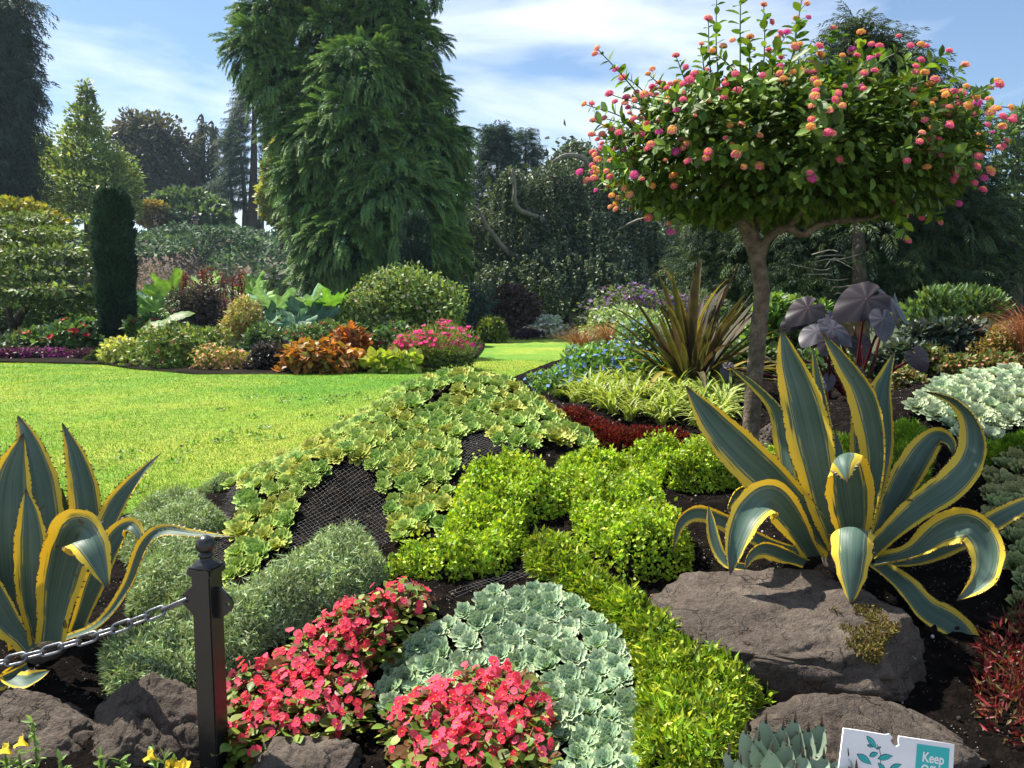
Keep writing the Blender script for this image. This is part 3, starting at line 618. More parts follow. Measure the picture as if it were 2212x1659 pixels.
def begonia_patch(label, group, px, h, spacing, nfl):
    P = wpoly(px, h * .75); A = np.array(P); lo, hi = A.min(0), A.max(0); pts = []
    for _ in range(6000):
        x, y = rng.uniform(lo[0], hi[0]), rng.uniform(lo[1], hi[1])
        if inpoly(np.array([x]), np.array([y]), P)[0] and edge_dist(np.array([x]), np.array([y]), P)[0][0] > .03 and all(math.hypot(x - a, y - b) > spacing for a, b in pts): pts.append((x, y))
    from mathutils import Matrix
    for x, y in pts:
        z = float(H(x, y)); b = thing('begonia_plant', label, 'begonia', (x, y, z), group)
        nl = 170; th = rng.uniform(0, 6.28, nl); rr = .085 * np.sqrt(rng.random(nl)); hh = h * (.25 + .68 * rng.random(nl)) * (1 - .35 * (rr / .085) ** 2)
        Pl = np.stack([x + rr * np.cos(th), y + rr * np.sin(th), z + hh], 1)
        out = np.stack([np.cos(th), np.sin(th), np.full(nl, .15)], 1)
        g = scatter(OVAL, Pl, out + .5 * rdir(nl), np.array([[0, 0, 1.0]]) + .55 * rdir(nl), rng.uniform(.022, .036, nl), rng.uniform(.020, .032, nl), pal(nl, [(.10, .17, .025), (.16, .24, .04), (.22, .26, .05), (.13, .06, .02)], .2))
        st = [tube(spline([(x, y, z), (x + .03 * math.cos(a), y + .03 * math.sin(a), z + h * .5), (x + .06 * math.cos(a), y + .06 * math.sin(a), z + h * .9)], 5), .0025, 4, (.16, .05, .025)) for a in rng.uniform(0, 6.28, 9)]
        j = join([g] + st); build('foliage', j[0], j[1], M['gloss'], b, col=j[2])
        for k in range(nfl):
            a = rng.uniform(0, 6.28); r = .095 * math.sqrt(rng.random()); zz = h * (1.0 - .45 * (r / .1) ** 2) + rng.normal(0, .012)
            o = begs[rng.integers(4)].copy(); COL.objects.link(o); o.parent = b
            nn = Vector((.9 * math.cos(a) * r / .1 + rng.normal(0, .35), .9 * math.sin(a) * r / .1 - .35 + rng.normal(0, .35), .8)).normalized()
            s = rng.uniform(.021, .034)
            o.matrix_local = Matrix.Translation((r * math.cos(a), r * math.sin(a), zz)) @ nn.to_track_quat('Z', 'Y').to_matrix().to_4x4() @ Matrix.Rotation(rng.uniform(0, 6.28), 4, 'Z') @ Matrix.Diagonal((s, s, s, 1))
    return len(pts)
print('beg', begonia_patch('coral red begonia plant in the long clump right of the black post', 'coral red begonias in the long clump beside the black post', [(500,1650),(495,1500,1),(530,1450,1),(640,1385,1),(720,1325,1),(850,1255,1),(900,1245,1),(965,1265,1),(968,1320),(900,1370),(850,1420),(810,1465),(780,1520),(775,1570),(745,1615),(680,1640),(560,1660)], .125, .066, 27),
      begonia_patch('coral red begonia plant in the short front clump inside the blue-green arch', 'coral red begonias in the front clump inside the arch', [(850,1710),(845,1590,1),(895,1520,1),(960,1475,1),(1060,1440,1),(1115,1450,1),(1135,1560),(1140,1640),(1150,1720),(900,1740)], .12, .066, 29))
lib(begs)
# ------------------------------------------------------------------ variegated agaves
m, n, l = new_mat('variegated_agave')
uv = n.new('ShaderNodeUVMap'); uv.uv_map = 'UVMap'; sx = n.new('ShaderNodeSeparateXYZ'); l.new(uv.outputs[0], sx.inputs[0])
def mth(op, a, b=None):
    k = n.new('ShaderNodeMath'); k.operation = op
    for i, v in enumerate((a, b)):
        if v is None: continue
        if isinstance(v, (int, float)): k.inputs[i].default_value = v
        else: l.new(v, k.inputs[i])
    return k.outputs[0]
tco = n.new('ShaderNodeTexCoord'); zz = n.new('ShaderNodeTexNoise'); zz.inputs['Scale'].default_value = 6; l.new(tco.outputs['Object'], zz.inputs['Vector'])
au = mth('ABSOLUTE', sx.outputs['X'])
st = n.new('ShaderNodeTexNoise'); st.noise_dimensions = '2D'; st.inputs['Scale'].default_value = 1; st.inputs['Detail'].default_value = 3
cm = n.new('ShaderNodeCombineXYZ'); l.new(mth('MULTIPLY', sx.outputs['X'], 9.0), cm.inputs[0]); l.new(mth('MULTIPLY', sx.outputs['Y'], .8), cm.inputs[1]); l.new(cm.outputs[0], st.inputs['Vector'])
thr = mth('ADD', mth('MULTIPLY', mth('SUBTRACT', zz.outputs['Fac'], .5), .34), mth('ADD', au, mth('MULTIPLY', mth('SUBTRACT', st.outputs['Fac'], .5), .35)))
yel = n.new('ShaderNodeMapRange'); yel.inputs['From Min'].default_value = .685; yel.inputs['From Max'].default_value = .71; l.new(thr, yel.inputs['Value'])
line = mth('MULTIPLY', mth('LESS_THAN', mth('ABSOLUTE', mth('SUBTRACT', thr, .60)), .010), .45)
ym = mth('MAXIMUM', yel.outputs[0], line)
gr = n.new('ShaderNodeValToRGB'); e = gr.color_ramp.elements; e[0].position = .3; e[0].color = (.036, .078, .058, 1); e[1].position = .7; e[1].color = (.105, .165, .135, 1)
gadd = mth('ADD', mth('MULTIPLY', st.outputs['Fac'], .6), mth('MULTIPLY', zz.outputs['Fac'], .4)); l.new(gadd, gr.inputs['Fac'])
# grey bloom and a dry dark tip
mx = n.new('ShaderNodeMix'); mx.data_type = 'RGBA'; l.new(ym, mx.inputs[0]); l.new(gr.outputs[0], mx.inputs[6]); mx.inputs[7].default_value = (.86, .66, .085, 1)
rim = n.new('ShaderNodeMapRange'); rim.inputs['From Min'].default_value = .95; rim.inputs['From Max'].default_value = .99; l.new(au, rim.inputs['Value'])
sc2 = n.new('ShaderNodeTexNoise'); sc2.inputs['Scale'].default_value = 28; l.new(tco.outputs['Object'], sc2.inputs['Vector'])
dry = mth('MULTIPLY', mth('GREATER_THAN', sc2.outputs['Fac'], .60), rim.outputs[0])
spot = mth('MULTIPLY', mth('GREATER_THAN', sc2.outputs['Fac'], .735), .8)
tip = n.new('ShaderNodeMapRange'); tip.inputs['From Min'].default_value = .95; tip.inputs['From Max'].default_value = .985; l.new(sx.outputs['Y'], tip.inputs['Value'])
m2 = n.new('ShaderNodeMix'); m2.data_type = 'RGBA'; l.new(mth('MAXIMUM', mth('MAXIMUM', dry, tip.outputs[0]), spot), m2.inputs[0]); l.new(mx.outputs[2], m2.inputs[6]); m2.inputs[7].default_value = (.07, .04, .025, 1)
p = n.new('ShaderNodeBsdfPrincipled'); p.inputs['Roughness'].default_value = .5; p.inputs['Specular IOR Level'].default_value = .3
l.new(m2.outputs[2], p.inputs['Base Color'])
t = n.new('ShaderNodeBsdfTranslucent'); l.new(m2.outputs[2], t.inputs['Color'])
mxs = n.new('ShaderNodeMixShader'); l.new(mth('ADD', mth('MULTIPLY', yel.outputs[0], .34), .05), mxs.inputs[0]); l.new(p.outputs[0], mxs.inputs[1]); l.new(t.outputs[0], mxs.inputs[2])
bz = n.new('ShaderNodeBump'); bz.inputs['Strength'].default_value = .25; bz.inputs['Distance'].default_value = .004; l.new(st.outputs['Fac'], bz.inputs['Height']); l.new(bz.outputs[0], p.inputs['Normal'])
o_ = n.new('ShaderNodeOutputMaterial'); l.new(mxs.outputs[0], o_.inputs[0]); M['agave'] = m
m, n, l = new_mat('agave_spine'); p = n.new('ShaderNodeBsdfPrincipled'); p.inputs['Base Color'].default_value = (.06, .03, .02, 1); o_ = n.new('ShaderNodeOutputMaterial'); l.new(p.outputs[0], o_.inputs[0]); M['spine'] = m
CAMP = np.array([0, 0, CAM_Z])
def agave_leaf(parent, pts, w, roll=(0,), cup=.22, wbase=.62, mat='agave', taper=1.0, seed=0, label=None, teeth=True):
    """fleshy tapering leaf: pts = (px, py, depth) along its midline from base to tip, w = greatest width in the same pixels,
    roll = how far the blade is turned from facing the camera, degrees, along its length"""
    A = np.array(pts, float); Q = spline(W(A[:, 0], A[:, 1], A[:, 2]), 40); ns = len(Q)
    s = np.concatenate([[0], np.cumsum(np.linalg.norm(np.diff(Q, axis=0), axis=1))]); L = s[-1]; s /= L
    Tn = unit(np.gradient(Q, axis=0))
    view = unit(CAMP - Q); S = unit(np.cross(Tn, view))
    rl = np.radians(np.interp(s, np.linspace(0, 1, len(roll)), roll)); N0 = np.cross(S, Tn)
    S = S * np.cos(rl)[:, None] + N0 * np.sin(rl)[:, None]
    for i in range(1, ns):
        if S[i] @ S[i - 1] < 0: S[i] = -S[i]
    for _ in range(4): S[1:-1] = unit(S[:-2] + S[1:-1] * 2 + S[2:])
    N = np.cross(S, Tn)
    wm = w / FPX * A[:, 2].mean() * .5 * .80
    prof = np.interp(s, [0, .12, .30, .5, .68, .82, .93, 1], [wbase, wbase * .97, .85, 1, .92, .66, .30, .012]) ** taper
    rs = np.random.default_rng(seed + 100)
    nu = 13; u = np.linspace(-1, 1, nu)
    # wavy toothed margin
    ed = 1 + .03 * np.sin(s * L * 110 + rs.uniform(0, 6)) + .02 * np.sin(s * L * 57 + rs.uniform(0, 6))
    hw = wm * prof
    cup = cup * 1.5
    wav = .14 * np.sin(s * L * 24 + rs.uniform(0, 6)) * (s > .1)
    def surf(off):
        x = u[None] * hw[:, None] * np.where(np.abs(u)[None] > .9, ed[:, None], 1)
        z = cup * hw[:, None] * (u[None] ** 2 + wav[:, None] * np.clip(u[None], -1, 1) * np.abs(u[None])) + off * np.minimum(.012, hw * .3)[:, None] * (1 - np.abs(u[None]) ** 3)
        return Q[:, None] + S[:, None] * x[..., None] + N[:, None] * z[..., None]
    top = surf(0.0).reshape(-1, 3); bot = surf(-1.0).reshape(-1, 3)
    i = (np.arange(ns - 1)[:, None] * nu + np.arange(nu - 1)[None]).ravel(); f1 = np.stack([i, i + 1, i + nu + 1, i + nu], 1)
    f2 = f1[:, ::-1] + len(top)
    uvs = np.stack([np.tile(u, ns), np.repeat(s, nu)], 1)
    V = np.concatenate([top, bot]); F = [np.concatenate([f1, f2])]; uvs = np.concatenate([uvs, uvs])
    nsp = 0
    if teeth:
        P, D, NN, LL = [], [], [], []
        step = .022; nt = int(L / step)
        for sg in (-1, 1):
            for k in range(2, nt - 1):
                j = min(ns - 1, int(k / nt * ns)); c = Q[j] + S[j] * sg * hw[j] + N[j] * cup * hw[j] * (1 + sg * wav[j])
                P.append(c - S[j] * sg * .0015); D.append(S[j] * sg + Tn[j] * .25); NN.append(N[j]); LL.append(rs.uniform(.005, .010))
        if P:
            g = scatter(NEEDLE, np.array(P), np.array(D), np.array(NN), np.array(LL), .006, np.zeros((len(P), 3)))
            F.append(g[1] + len(V)); V = np.concatenate([V, g[0]]); uvs = np.concatenate([uvs, np.zeros((len(g[0]), 2))]); nsp = len(g[1])
    o = build('leaf', V, F, [M[mat], M['spine']], parent, uv=uvs, smooth=True)
    if nsp:
        mi = np.zeros(len(o.data.polygons), np.int32); mi[-nsp:] = 1; o.data.polygons.foreach_set('material_index', mi)
    if label: o['label'] = label
    return o
def to_mesh(o):
    """the same object as a plain mesh"""
    bpy.context.view_layer.update(); dg = bpy.context.evaluated_depsgraph_get()
    me = bpy.data.meshes.new_from_object(o.evaluated_get(dg)); q = bpy.data.objects.new('tmp', me); COL.objects.link(q)
    q.parent = o.parent; q.location = o.location; q.rotation_euler = o.rotation_euler; q.scale = o.scale
    nm = o.name; old = o.data; bpy.data.objects.remove(o); q.name = nm; me.name = nm
    return q
def W1(a, b, d): return W(np.array([a]), np.array([b]), np.array([d]))[0]
bR = W1(1830, 1200, 2.38)
ag = thing('variegated_agave', 'large variegated agave sprawling over the flat-topped boulder on the right', 'agave', bR)
LR = [
 # back leaves first
 ([(1812,1180,2.42),(1800,1080,2.46),(1788,960,2.52),(1772,840,2.56),(1755,745,2.6)], 62, (30,40,55), .25),
 ([(1850,1170,2.42),(1862,1080,2.47),(1862,980,2.52),(1856,900,2.56),(1850,840,2.6)], 62, (20,30,40), .25),
 ([(1858,1170,2.42),(1886,1060,2.5),(1905,950,2.58),(1908,850,2.64),(1934,755,2.68)], 96, (30,25,35,60), .3),
 ([(1808,1160,2.5),(1820,1060,2.6),(1815,985,2.66),(1803,925,2.7)], 50, (30,30), .3),
 ([(1890,1190,2.4),(1935,1085,2.47),(1985,990,2.54),(2022,945,2.56),(2052,955,2.52),(2060,985,2.5)], 84, (35,20,10,10), .35),
 ([(1800,1180,2.4),(1745,1110,2.46),(1708,1032,2.5),(1695,950,2.53),(1680,885,2.56),(1632,833,2.6),(1572,788,2.66)], 56, (40,30,35,55,50), .3),
 ([(1815,1190,2.38),(1760,1135,2.4),(1690,1060,2.42),(1610,985,2.44),(1540,910,2.47),(1481,833,2.5)], 118, (20,14,5,5), .28),
 ([(1822,1180,2.36),(1790,1110,2.36),(1765,990,2.37),(1738,870,2.39),(1706,775,2.41),(1687,708,2.43)], 122, (30,22,15,20), .32),
 ([(1866,1180,2.34),(1884,1090,2.32),(1896,980,2.31),(1872,860,2.33),(1826,785,2.36),(1776,718,2.4)], 92, (45,50,40,30,30), .32),
 ([(1880,1195,2.32),(1970,1110,2.28),(2064,1042,2.27),(2108,975,2.28),(2098,905,2.32),(2058,862,2.36),(1993,844,2.42)], 88, (30,10,10,30,60,60), .3),
 ([(1900,1215,2.36),(1990,1205,2.3),(2080,1165,2.24),(2150,1125,2.2),(2212,1092,2.17),(2300,1050,2.14)], 58, (10,10,10), .25),
 ([(1730,1195,2.36),(1650,1170,2.4),(1570,1130,2.42),(1510,1108,2.42),(1470,1130,2.4),(1452,1190,2.36)], 50, (0,10,10,40), .25),
 ([(1760,1185,2.44),(1700,1120,2.48),(1645,1066,2.5),(1600,1062,2.48),(1576,1090,2.46),(1574,1112,2.45)], 58, (20,0,30,60), .25),
 ([(1760,1200,2.32),(1712,1125,2.27),(1665,1078,2.22),(1620,1110,2.16),(1592,1170,2.12),(1577,1242,2.1)], 104, (35,10,-15,0), .3),
 ([(1740,1215,2.28),(1690,1196,2.24),(1650,1185,2.2),(1622,1200,2.17),(1608,1232,2.16)], 56, (30,30,40), .25),
 ([(1612,1225,2.25),(1570,1215,2.28),(1545,1170,2.31),(1530,1090,2.34)], 36, (10,20), .2),
 ([(1890,1215,2.3),(1970,1195,2.24),(2040,1148,2.18),(2098,1135,2.12),(2134,1180,2.08),(2126,1245,2.06),(2066,1298,2.04)], 96, (55,50,20,-20,-10,20), .3),
 ([(1890,1215,2.36),(1950,1262,2.26),(2000,1318,2.2),(2058,1352,2.15),(2098,1405,2.1),(2110,1450,2.08),(2102,1488,2.06)], 84, (30,30,15,0), .25),
 ([(1843,1195,2.32),(1842,1120,2.28),(1832,1040,2.23),(1822,992,2.17),(1822,1004,2.12),(1830,1042,2.08)], 128, (10,10,0,-10,-20), .32),
 ([(1852,1205,2.28),(1846,1165,2.2),(1842,1148,2.13),(1840,1185,2.08),(1840,1245,2.05),(1838,1308,2.03)], 110, (0,0,0,0), .25),
]
for k_, (pt, w_, rl_, cp_) in enumerate(LR): agave_leaf(ag, pt, w_, rl_, cp_, seed=k_)
_, sv = ico(2); vv, ff = ico(2)
build('stem', vv * np.array([.07, .06, .06]) + bR + np.array([0, .02, -.02]), ff, M['bark'], ag, smooth=True)
bL = W1(90, 1390, 2.08)
al = thing('variegated_agave', 'upright variegated agave behind the chain at the left edge', 'agave', bL)
LL_ = [
 ([(60,1380,2.2),(0,1250,2.25),(-15,1120,2.3),(-12,1020,2.33),(-6,930,2.36)], 80, (30,30), .3),
 ([(90,1375,2.16),(120,1280,2.2),(140,1180,2.24),(143,1110,2.26),(134,1055,2.28)], 52, (20,30), .3),
 ([(85,1375,2.14),(98,1240,2.2),(96,1120,2.24),(84,1030,2.27),(62,950,2.3),(38,897,2.33)], 112, (15,15,20), .3),
 ([(110,1370,2.1),(160,1260,2.14),(188,1150,2.18),(184,1060,2.2),(164,982,2.22),(134,912,2.24)], 84, (15,12,20), .32),
 ([(140,1372,2.1),(195,1250,2.14),(226,1150,2.17),(256,1085,2.2),(300,1030,2.22),(349,978,2.25)], 62, (20,25,20,55), .3),
 ([(165,1370,2.06),(205,1260,2.08),(245,1175,2.1),(278,1140,2.1),(300,1165,2.08),(305,1200,2.06)], 72, (25,15,30,60), .3),
 ([(130,1385,2.02),(215,1348,2.0),(275,1270,1.99),(312,1180,1.98),(352,1150,1.97),(420,1155,1.96),(508,1160,1.95)], 46, (55,60,50,40,60), .3),
 ([(60,1390,2.04),(30,1270,2.05),(22,1150,2.06),(26,1040,2.08),(50,936,2.1)], 140, (10,10,15), .3),
 ([(85,1385,2.0),(72,1300,1.99),(70,1200,2.0),(66,1120,2.02),(56,1056,2.05)], 84, (0,5,10), .45),
 ([(70,1400,2.0),(20,1340,1.98),(-20,1270,1.97),(-60,1180,1.98)], 96, (30,30), .35),
 ([(112,1385,1.99),(126,1280,1.97),(150,1185,1.94),(170,1148,1.89),(200,1180,1.84),(235,1276,1.81)], 132, (10,5,0,-10,0), .3),
 ([(40,1440,1.9),(20,1462,1.86),(50,1472,1.84),(80,1462,1.84),(108,1448,1.85)], 58, (20,40,30), .2),
 ([(60,1440,1.9),(10,1470,1.85),(-40,1480,1.83)], 46, (20,20), .2),
]
for k_, (pt, w_, rl_, cp_) in enumerate(LL_): agave_leaf(al, pt, w_, rl_, cp_, seed=k_ + 50, label='cut agave leaf lying on the soil' if k_ == 11 else None)
build('stem', vv * np.array([.06, .06, .05]) + bL + np.array([0, .02, -.02]), ff, M['bark'], al, smooth=True)
# small grey agave at the front
M['grey_agave'] = solid_mat('grey_agave', [(.20, .27, .20), (.27, .34, .26), (.33, .40, .31)], 5, .45, .15, 40, spec=.35, bdist=.003)
bG = W1(1690, 1660, 1.5)
sa = thing('parry_agave', 'small grey-green agave with black spines in front of the white sign', 'agave', bG)
gl = [(1655,1552,90),(1718,1550,92),(1775,1558,80),(1612,1575,74),(1692,1566,80),(1640,1590,72),(1746,1570,96),(1700,1600,70),(1575,1620,60),(1780,1628,70),(1832,1632,60),(1668,1618,80),(1735,1625,80),(1600,1640,80),(1850,1655,60),(1720,1660,90),(1560,1668,60),(1640,1670,90),(1790,1675,80)]
for k_, (tx, ty, w_) in enumerate(gl):
    fr = (ty - 1550) / 120.0; d_ = 1.56 - .10 * fr
    bx_, by_ = 1695 + (tx - 1695) * .30, 1700
    agave_leaf(sa, [(bx_, by_, 1.52), ((bx_ + tx) / 2 + (tx - 1695) * .12, (by_ + ty) / 2 + 8, d_), (tx, ty + 22, d_), (tx + rng.normal(0, 4), ty, d_)], w_ * .9, (10 + 14 * rng.random(),), .38, wbase=.8, mat='grey_agave', seed=k_ + 80)
    sp = W(np.array([tx, tx]), np.array([ty + 10, ty - 16]), np.array([d_, d_]))
    g = tube(spline(np.array([sp[0], (sp[0] + sp[1]) / 2, sp[1]]), 4), [.0035, .003, .002, .0004], 5); b_ = build('thorn', g[0], g[1], M['spine'], sa)

# ------------------------------------------------------------------ post and chain
pb = W1(468, 1659, 1.62); pt_ = W1(449, 1215, 1.66)
yaw = R(-14)
px_, py_ = float(pb[0]) - .012, 1.64
fp = thing('chain_post', 'black square metal post with ball finial at the bed edge', 'post', (px_, py_, 0))
fp.rotation_euler = (0, 0, yaw)
def rot_box(name, parent, dims, zc, mat, bev=.003, off=(0, 0)):
    import bmesh
    bm = bmesh.new(); bmesh.ops.create_cube(bm, size=1); bmesh.ops.scale(bm, vec=dims, verts=bm.verts); bmesh.ops.translate(bm, vec=(off[0], off[1], zc), verts=bm.verts)
    bmesh.ops.bevel(bm, geom=bm.edges[:], offset=bev, segments=2, affect='EDGES')
    me = bpy.data.meshes.new(name); bm.to_mesh(me); bm.free(); me.materials.append(mat)
    o = bpy.data.objects.new(name, me); COL.objects.link(o); o.parent = parent; return o
TOPZ = 1.015
rot_box('shaft', fp, (.047, .047, TOPZ), TOPZ / 2, M['iron'])
rot_box('cap', fp, (.060, .060, .020), TOPZ + .004, M['iron'], .004)
def lathe(name, parent, prof, mat, seg=24):
    V = []; k = len(prof)
    for a in np.linspace(0, 2 * np.pi, seg, endpoint=False):
        for r, z in prof: V.append((r * math.cos(a), r * math.sin(a), z))
    F = [(i * k + j, ((i + 1) % seg) * k + j, ((i + 1) % seg) * k + j + 1, i * k + j + 1) for i in range(seg) for j in range(k - 1)]
    me = bpy.data.meshes.new(name); me.from_pydata(V, [], F); me.update(); me.polygons.foreach_set('use_smooth', [True] * len(F)); me.materials.append(mat)
    o = bpy.data.objects.new(name, me); COL.objects.link(o); o.parent = parent; return o
zt = TOPZ + .014
lathe('finial', fp, [(.029, zt), (.026, zt + .007), (.014, zt + .012), (.0125, zt + .018), (.0165, zt + .021), (.0165, zt + .025), (.012, zt + .028)] + [(.0205 * math.sin(t_), zt + .0455 - .0205 * math.cos(t_)) for t_ in np.linspace(.62, 3.14, 12)], M['iron'])
for sg in (-1, 1):
    # bracket plate with a chain hole
    zc = TOPZ - .070; th = .005
    out = [(0, .034), (.010, .034), (.036, .012), (.040, 0), (.036, -.012), (.010, -.034), (0, -.034)]
    hole = [(.028 + .0055 * math.cos(a), .0055 * math.sin(a)) for a in np.linspace(0, 2 * np.pi, 12, endpoint=False)]
    cu = bpy.data.curves.new('bracket', 'CURVE'); cu.dimensions = '2D'; cu.fill_mode = 'BOTH'; cu.extrude = th / 2; cu.bevel_depth = .0008
    for pl in (out, hole):
        sp = cu.splines.new('POLY'); sp.points.add(len(pl) - 1); sp.use_cyclic_u = True
        for q, (a_, b_) in zip(sp.points, pl): q.co = (a_, b_, 0, 1)
    cu.materials.append(M['iron'])
    o = bpy.data.objects.new('bracket', cu); COL.objects.link(o); o.parent = fp
    o.location = (sg * .0235, 0, zc); o.rotation_euler = (R(90), 0, 0 if sg > 0 else R(180)); to_mesh(o)
# chain: hangs from the bracket to the left
cz = TOPZ - .070
c0 = np.array([px_ - .052 * math.cos(yaw), py_ - .052 * math.sin(yaw), cz])
c1 = W1(-260, 1475, 1.55)
ch = thing('steel_chain', 'galvanised steel chain sagging leftwards from the black post', 'chain', c0)
from mathutils import Matrix
def link_mesh(ln, wd, r):
    a = np.linspace(0, 2 * np.pi, 25)[:-1]; s_ = ln / 2 - wd / 2
    path = np.stack([np.cos(a) * wd / 2 + np.sign(np.cos(a)) * s_, np.sin(a) * wd / 2, 0 * a], 1)
    t_ = unit(np.roll(path, -1, 0) - np.roll(path, 1, 0)); B = np.array([0, 0, 1.0]); Nn = np.cross(t_, B)
    ph = np.linspace(0, 2 * np.pi, 8, endpoint=False); k = len(a)
    V = (path[:, None] + r * (np.cos(ph)[None, :, None] * Nn[:, None] + np.sin(ph)[None, :, None] * B)).reshape(-1, 3)
    F = [(i * 8 + j, i * 8 + (j + 1) % 8, ((i + 1) % k) * 8 + (j + 1) % 8, ((i + 1) % k) * 8 + j) for i in range(k) for j in range(8)]
    return V, np.array(F)
tt = np.linspace(0, 1, 400); path = c0 + (c1 - c0) * tt[:, None]; path[:, 2] -= .030 * 4 * tt * (1 - tt)
al_ = np.concatenate([[0], np.cumsum(np.linalg.norm(np.diff(path, axis=0), axis=1))])
first = True; s_ = .0; k_ = 0; lv, lf = link_mesh(.044, .021, .0032); hv, hf = link_mesh(.060, .010, .0034)
lk = build('link', lv, lf, M['steel'], smooth=True); hk = build('hook', hv, hf, M['steel'], smooth=True)
while s_ < al_[-1] - .05:
    ln = .054 if first else .0375
    j0 = np.searchsorted(al_, s_); j1 = min(len(path) - 1, np.searchsorted(al_, s_ + ln)); a_, b_ = path[j0], path[j1]
    o = hk if first else (lk if k_ == 1 else lk.copy())
    if not first and k_ > 1: COL.objects.link(o)
    o.parent = ch
    q = Vector(b_ - a_).normalized().to_track_quat('X', 'Z').to_matrix().to_4x4()
    o.matrix_local = Matrix.Translation((a_ + b_) / 2 - c0) @ q @ Matrix.Rotation(R(40 + 90 * (k_ % 2)) + rng.normal(0, .12), 4, 'X')
    s_ += ln; first = False; k_ += 1

# ------------------------------------------------------------------ sign
M['board'] = solid_mat('white_plastic_board', [(.66, .66, .70), (.74, .74, .78), (.78, .78, .82)], 6, .5, .05, 60, bdist=.001)
M['teal'] = solid_mat('teal_print', [(.02, .40, .39), (.03, .46, .45)], 12, .5, .03, 60, bdist=.001)
M['ink'] = solid_mat('dark_ink', [(.012, .07, .09), (.02, .09, .11)], 20, .6, .03, 60, bdist=.001)
sg0 = W1(1945, 1625, 1.50); sgn = thing('sign_board', 'white plastic sign reading Keep Off, with a teal plant emblem', 'sign', sg0)
ppm = FPX / 1.50
sgn.rotation_euler = (R(78), R(10.5), R(2))
def sxy(px, py):   # photo pixel -> board coordinates (the board is tilted 10.5 degrees in its own plane)
    dx, dy = (px - 1945) / ppm, -(py - 1625) / ppm; c_, s2 = math.cos(R(10.5)), math.sin(R(10.5))
    return (dx * c_ - dy * s2, dx * s2 + dy * c_)
def flat(name, pts, z, th, mat, holes=None):
    cu = bpy.data.curves.new(name, 'CURVE'); cu.dimensions = '2D'; cu.fill_mode = 'BOTH'; cu.extrude = th / 2
    for pl in [pts] + (holes or []):
        sp = cu.splines.new('POLY'); sp.points.add(len(pl) - 1); sp.use_cyclic_u = True
        for q, (a_, b_) in zip(sp.points, pl): q.co = (a_, b_, 0, 1)
    cu.materials.append(mat); o = bpy.data.objects.new(name, cu); COL.objects.link(o); o.parent = sgn; o.location = (0, 0, z); return to_mesh(o)
bo = [sxy(*q) for q in [(1813,1567),(1855,1574),(1912,1585),(1921,1583),(1928,1591),(1922,1598),(1926,1606),(1935,1612),(1942,1609),(1941,1600),(1943,1589),(2000,1599),(2074,1612),(2062,1700),(2050,1785),(1780,1740)]]
flat('board', bo, 0, .004, M['board'])
flat('teal_panel', [sxy(*q) for q in [(1985,1607),(2061,1620),(2050,1705),(1972,1692)]], .0025, .0008, M['teal'])
def leafshape(cx, cy, L, ang, wd):
    c_ = sxy(cx, cy); a = np.linspace(0, 1, 9); w_ = wd * np.sin(np.pi * a ** .9); x = (a - .5) * L
    up = [(x[i], w_[i]) for i in range(9)]; dn = [(x[i], -w_[i] * .8) for i in range(7, 0, -1)]
    t_ = R(ang); return [(c_[0] + p_ * math.cos(t_) - q_ * math.sin(t_), c_[1] + p_ * math.sin(t_) + q_ * math.cos(t_)) for p_, q_ in up + dn]
for cx, cy, L_, an, wd in [(1877,1600,.032,-42,.0055),(1873,1608,.013,-8,.0022),(1893,1613,.010,35,.0016),(1857,1636,.035,-25,.007),(1880,1627,.018,28,.005),(1907,1634,.031,18,.006),(1898,1655,.022,-35,.004),(1930,1655,.026,28,.005),(1890,1680,.028,-20,.005)]:
    k_ = 1.0 / max(L_, .02)
    b_ = flat('emblem_leaf', leafshape(cx, cy, L_ + .0022, an, wd + .0010), .0023, .0006, M['ink'])
    f_ = flat('leaf_fill', leafshape(cx, cy, L_ - .0016, an, wd - .0006), .0029, .0006, M['teal']); f_.parent = b_; f_.location = (0, 0, .0006)
    v_ = flat('leaf_vein', leafshape(cx, cy, L_ * .7, an, .0003), .0033, .0004, M['ink']); v_.parent = b_; v_.location = (0, 0, .0011)
stem_c = [sxy(*q) for q in [(1889,1604),(1893,1613),(1896,1625),(1896,1640),(1890,1665),(1884,1690)]]
sm = spline([(a_, b_, 0) for a_, b_ in stem_c], 14)
flat('emblem_stem', [(q[0] + .0005, q[1]) for q in sm] + [(q[0] - .0005, q[1]) for q in sm[::-1]], .0024, .0006, M['ink'])
M['print_white'] = solid_mat('white_print', [(.74, .76, .78), (.8, .8, .82)], 10, .5, 0)
for k_, (txt, cx, cy) in enumerate([('Keep', 1992, 1645), ('Off', 1986, 1672)]):
    fc = bpy.data.curves.new('lettering', 'FONT'); fc.body = txt; fc.size = .0275; fc.extrude = .0004; fc.offset = .0006
    fc.materials.append(M['print_white']); o = bpy.data.objects.new('lettering', fc); COL.objects.link(o); o.parent = sgn
    q = sxy(cx, cy); o.location = (q[0], q[1], .0034); o.scale = (.82, 1, 1); to_mesh(o)
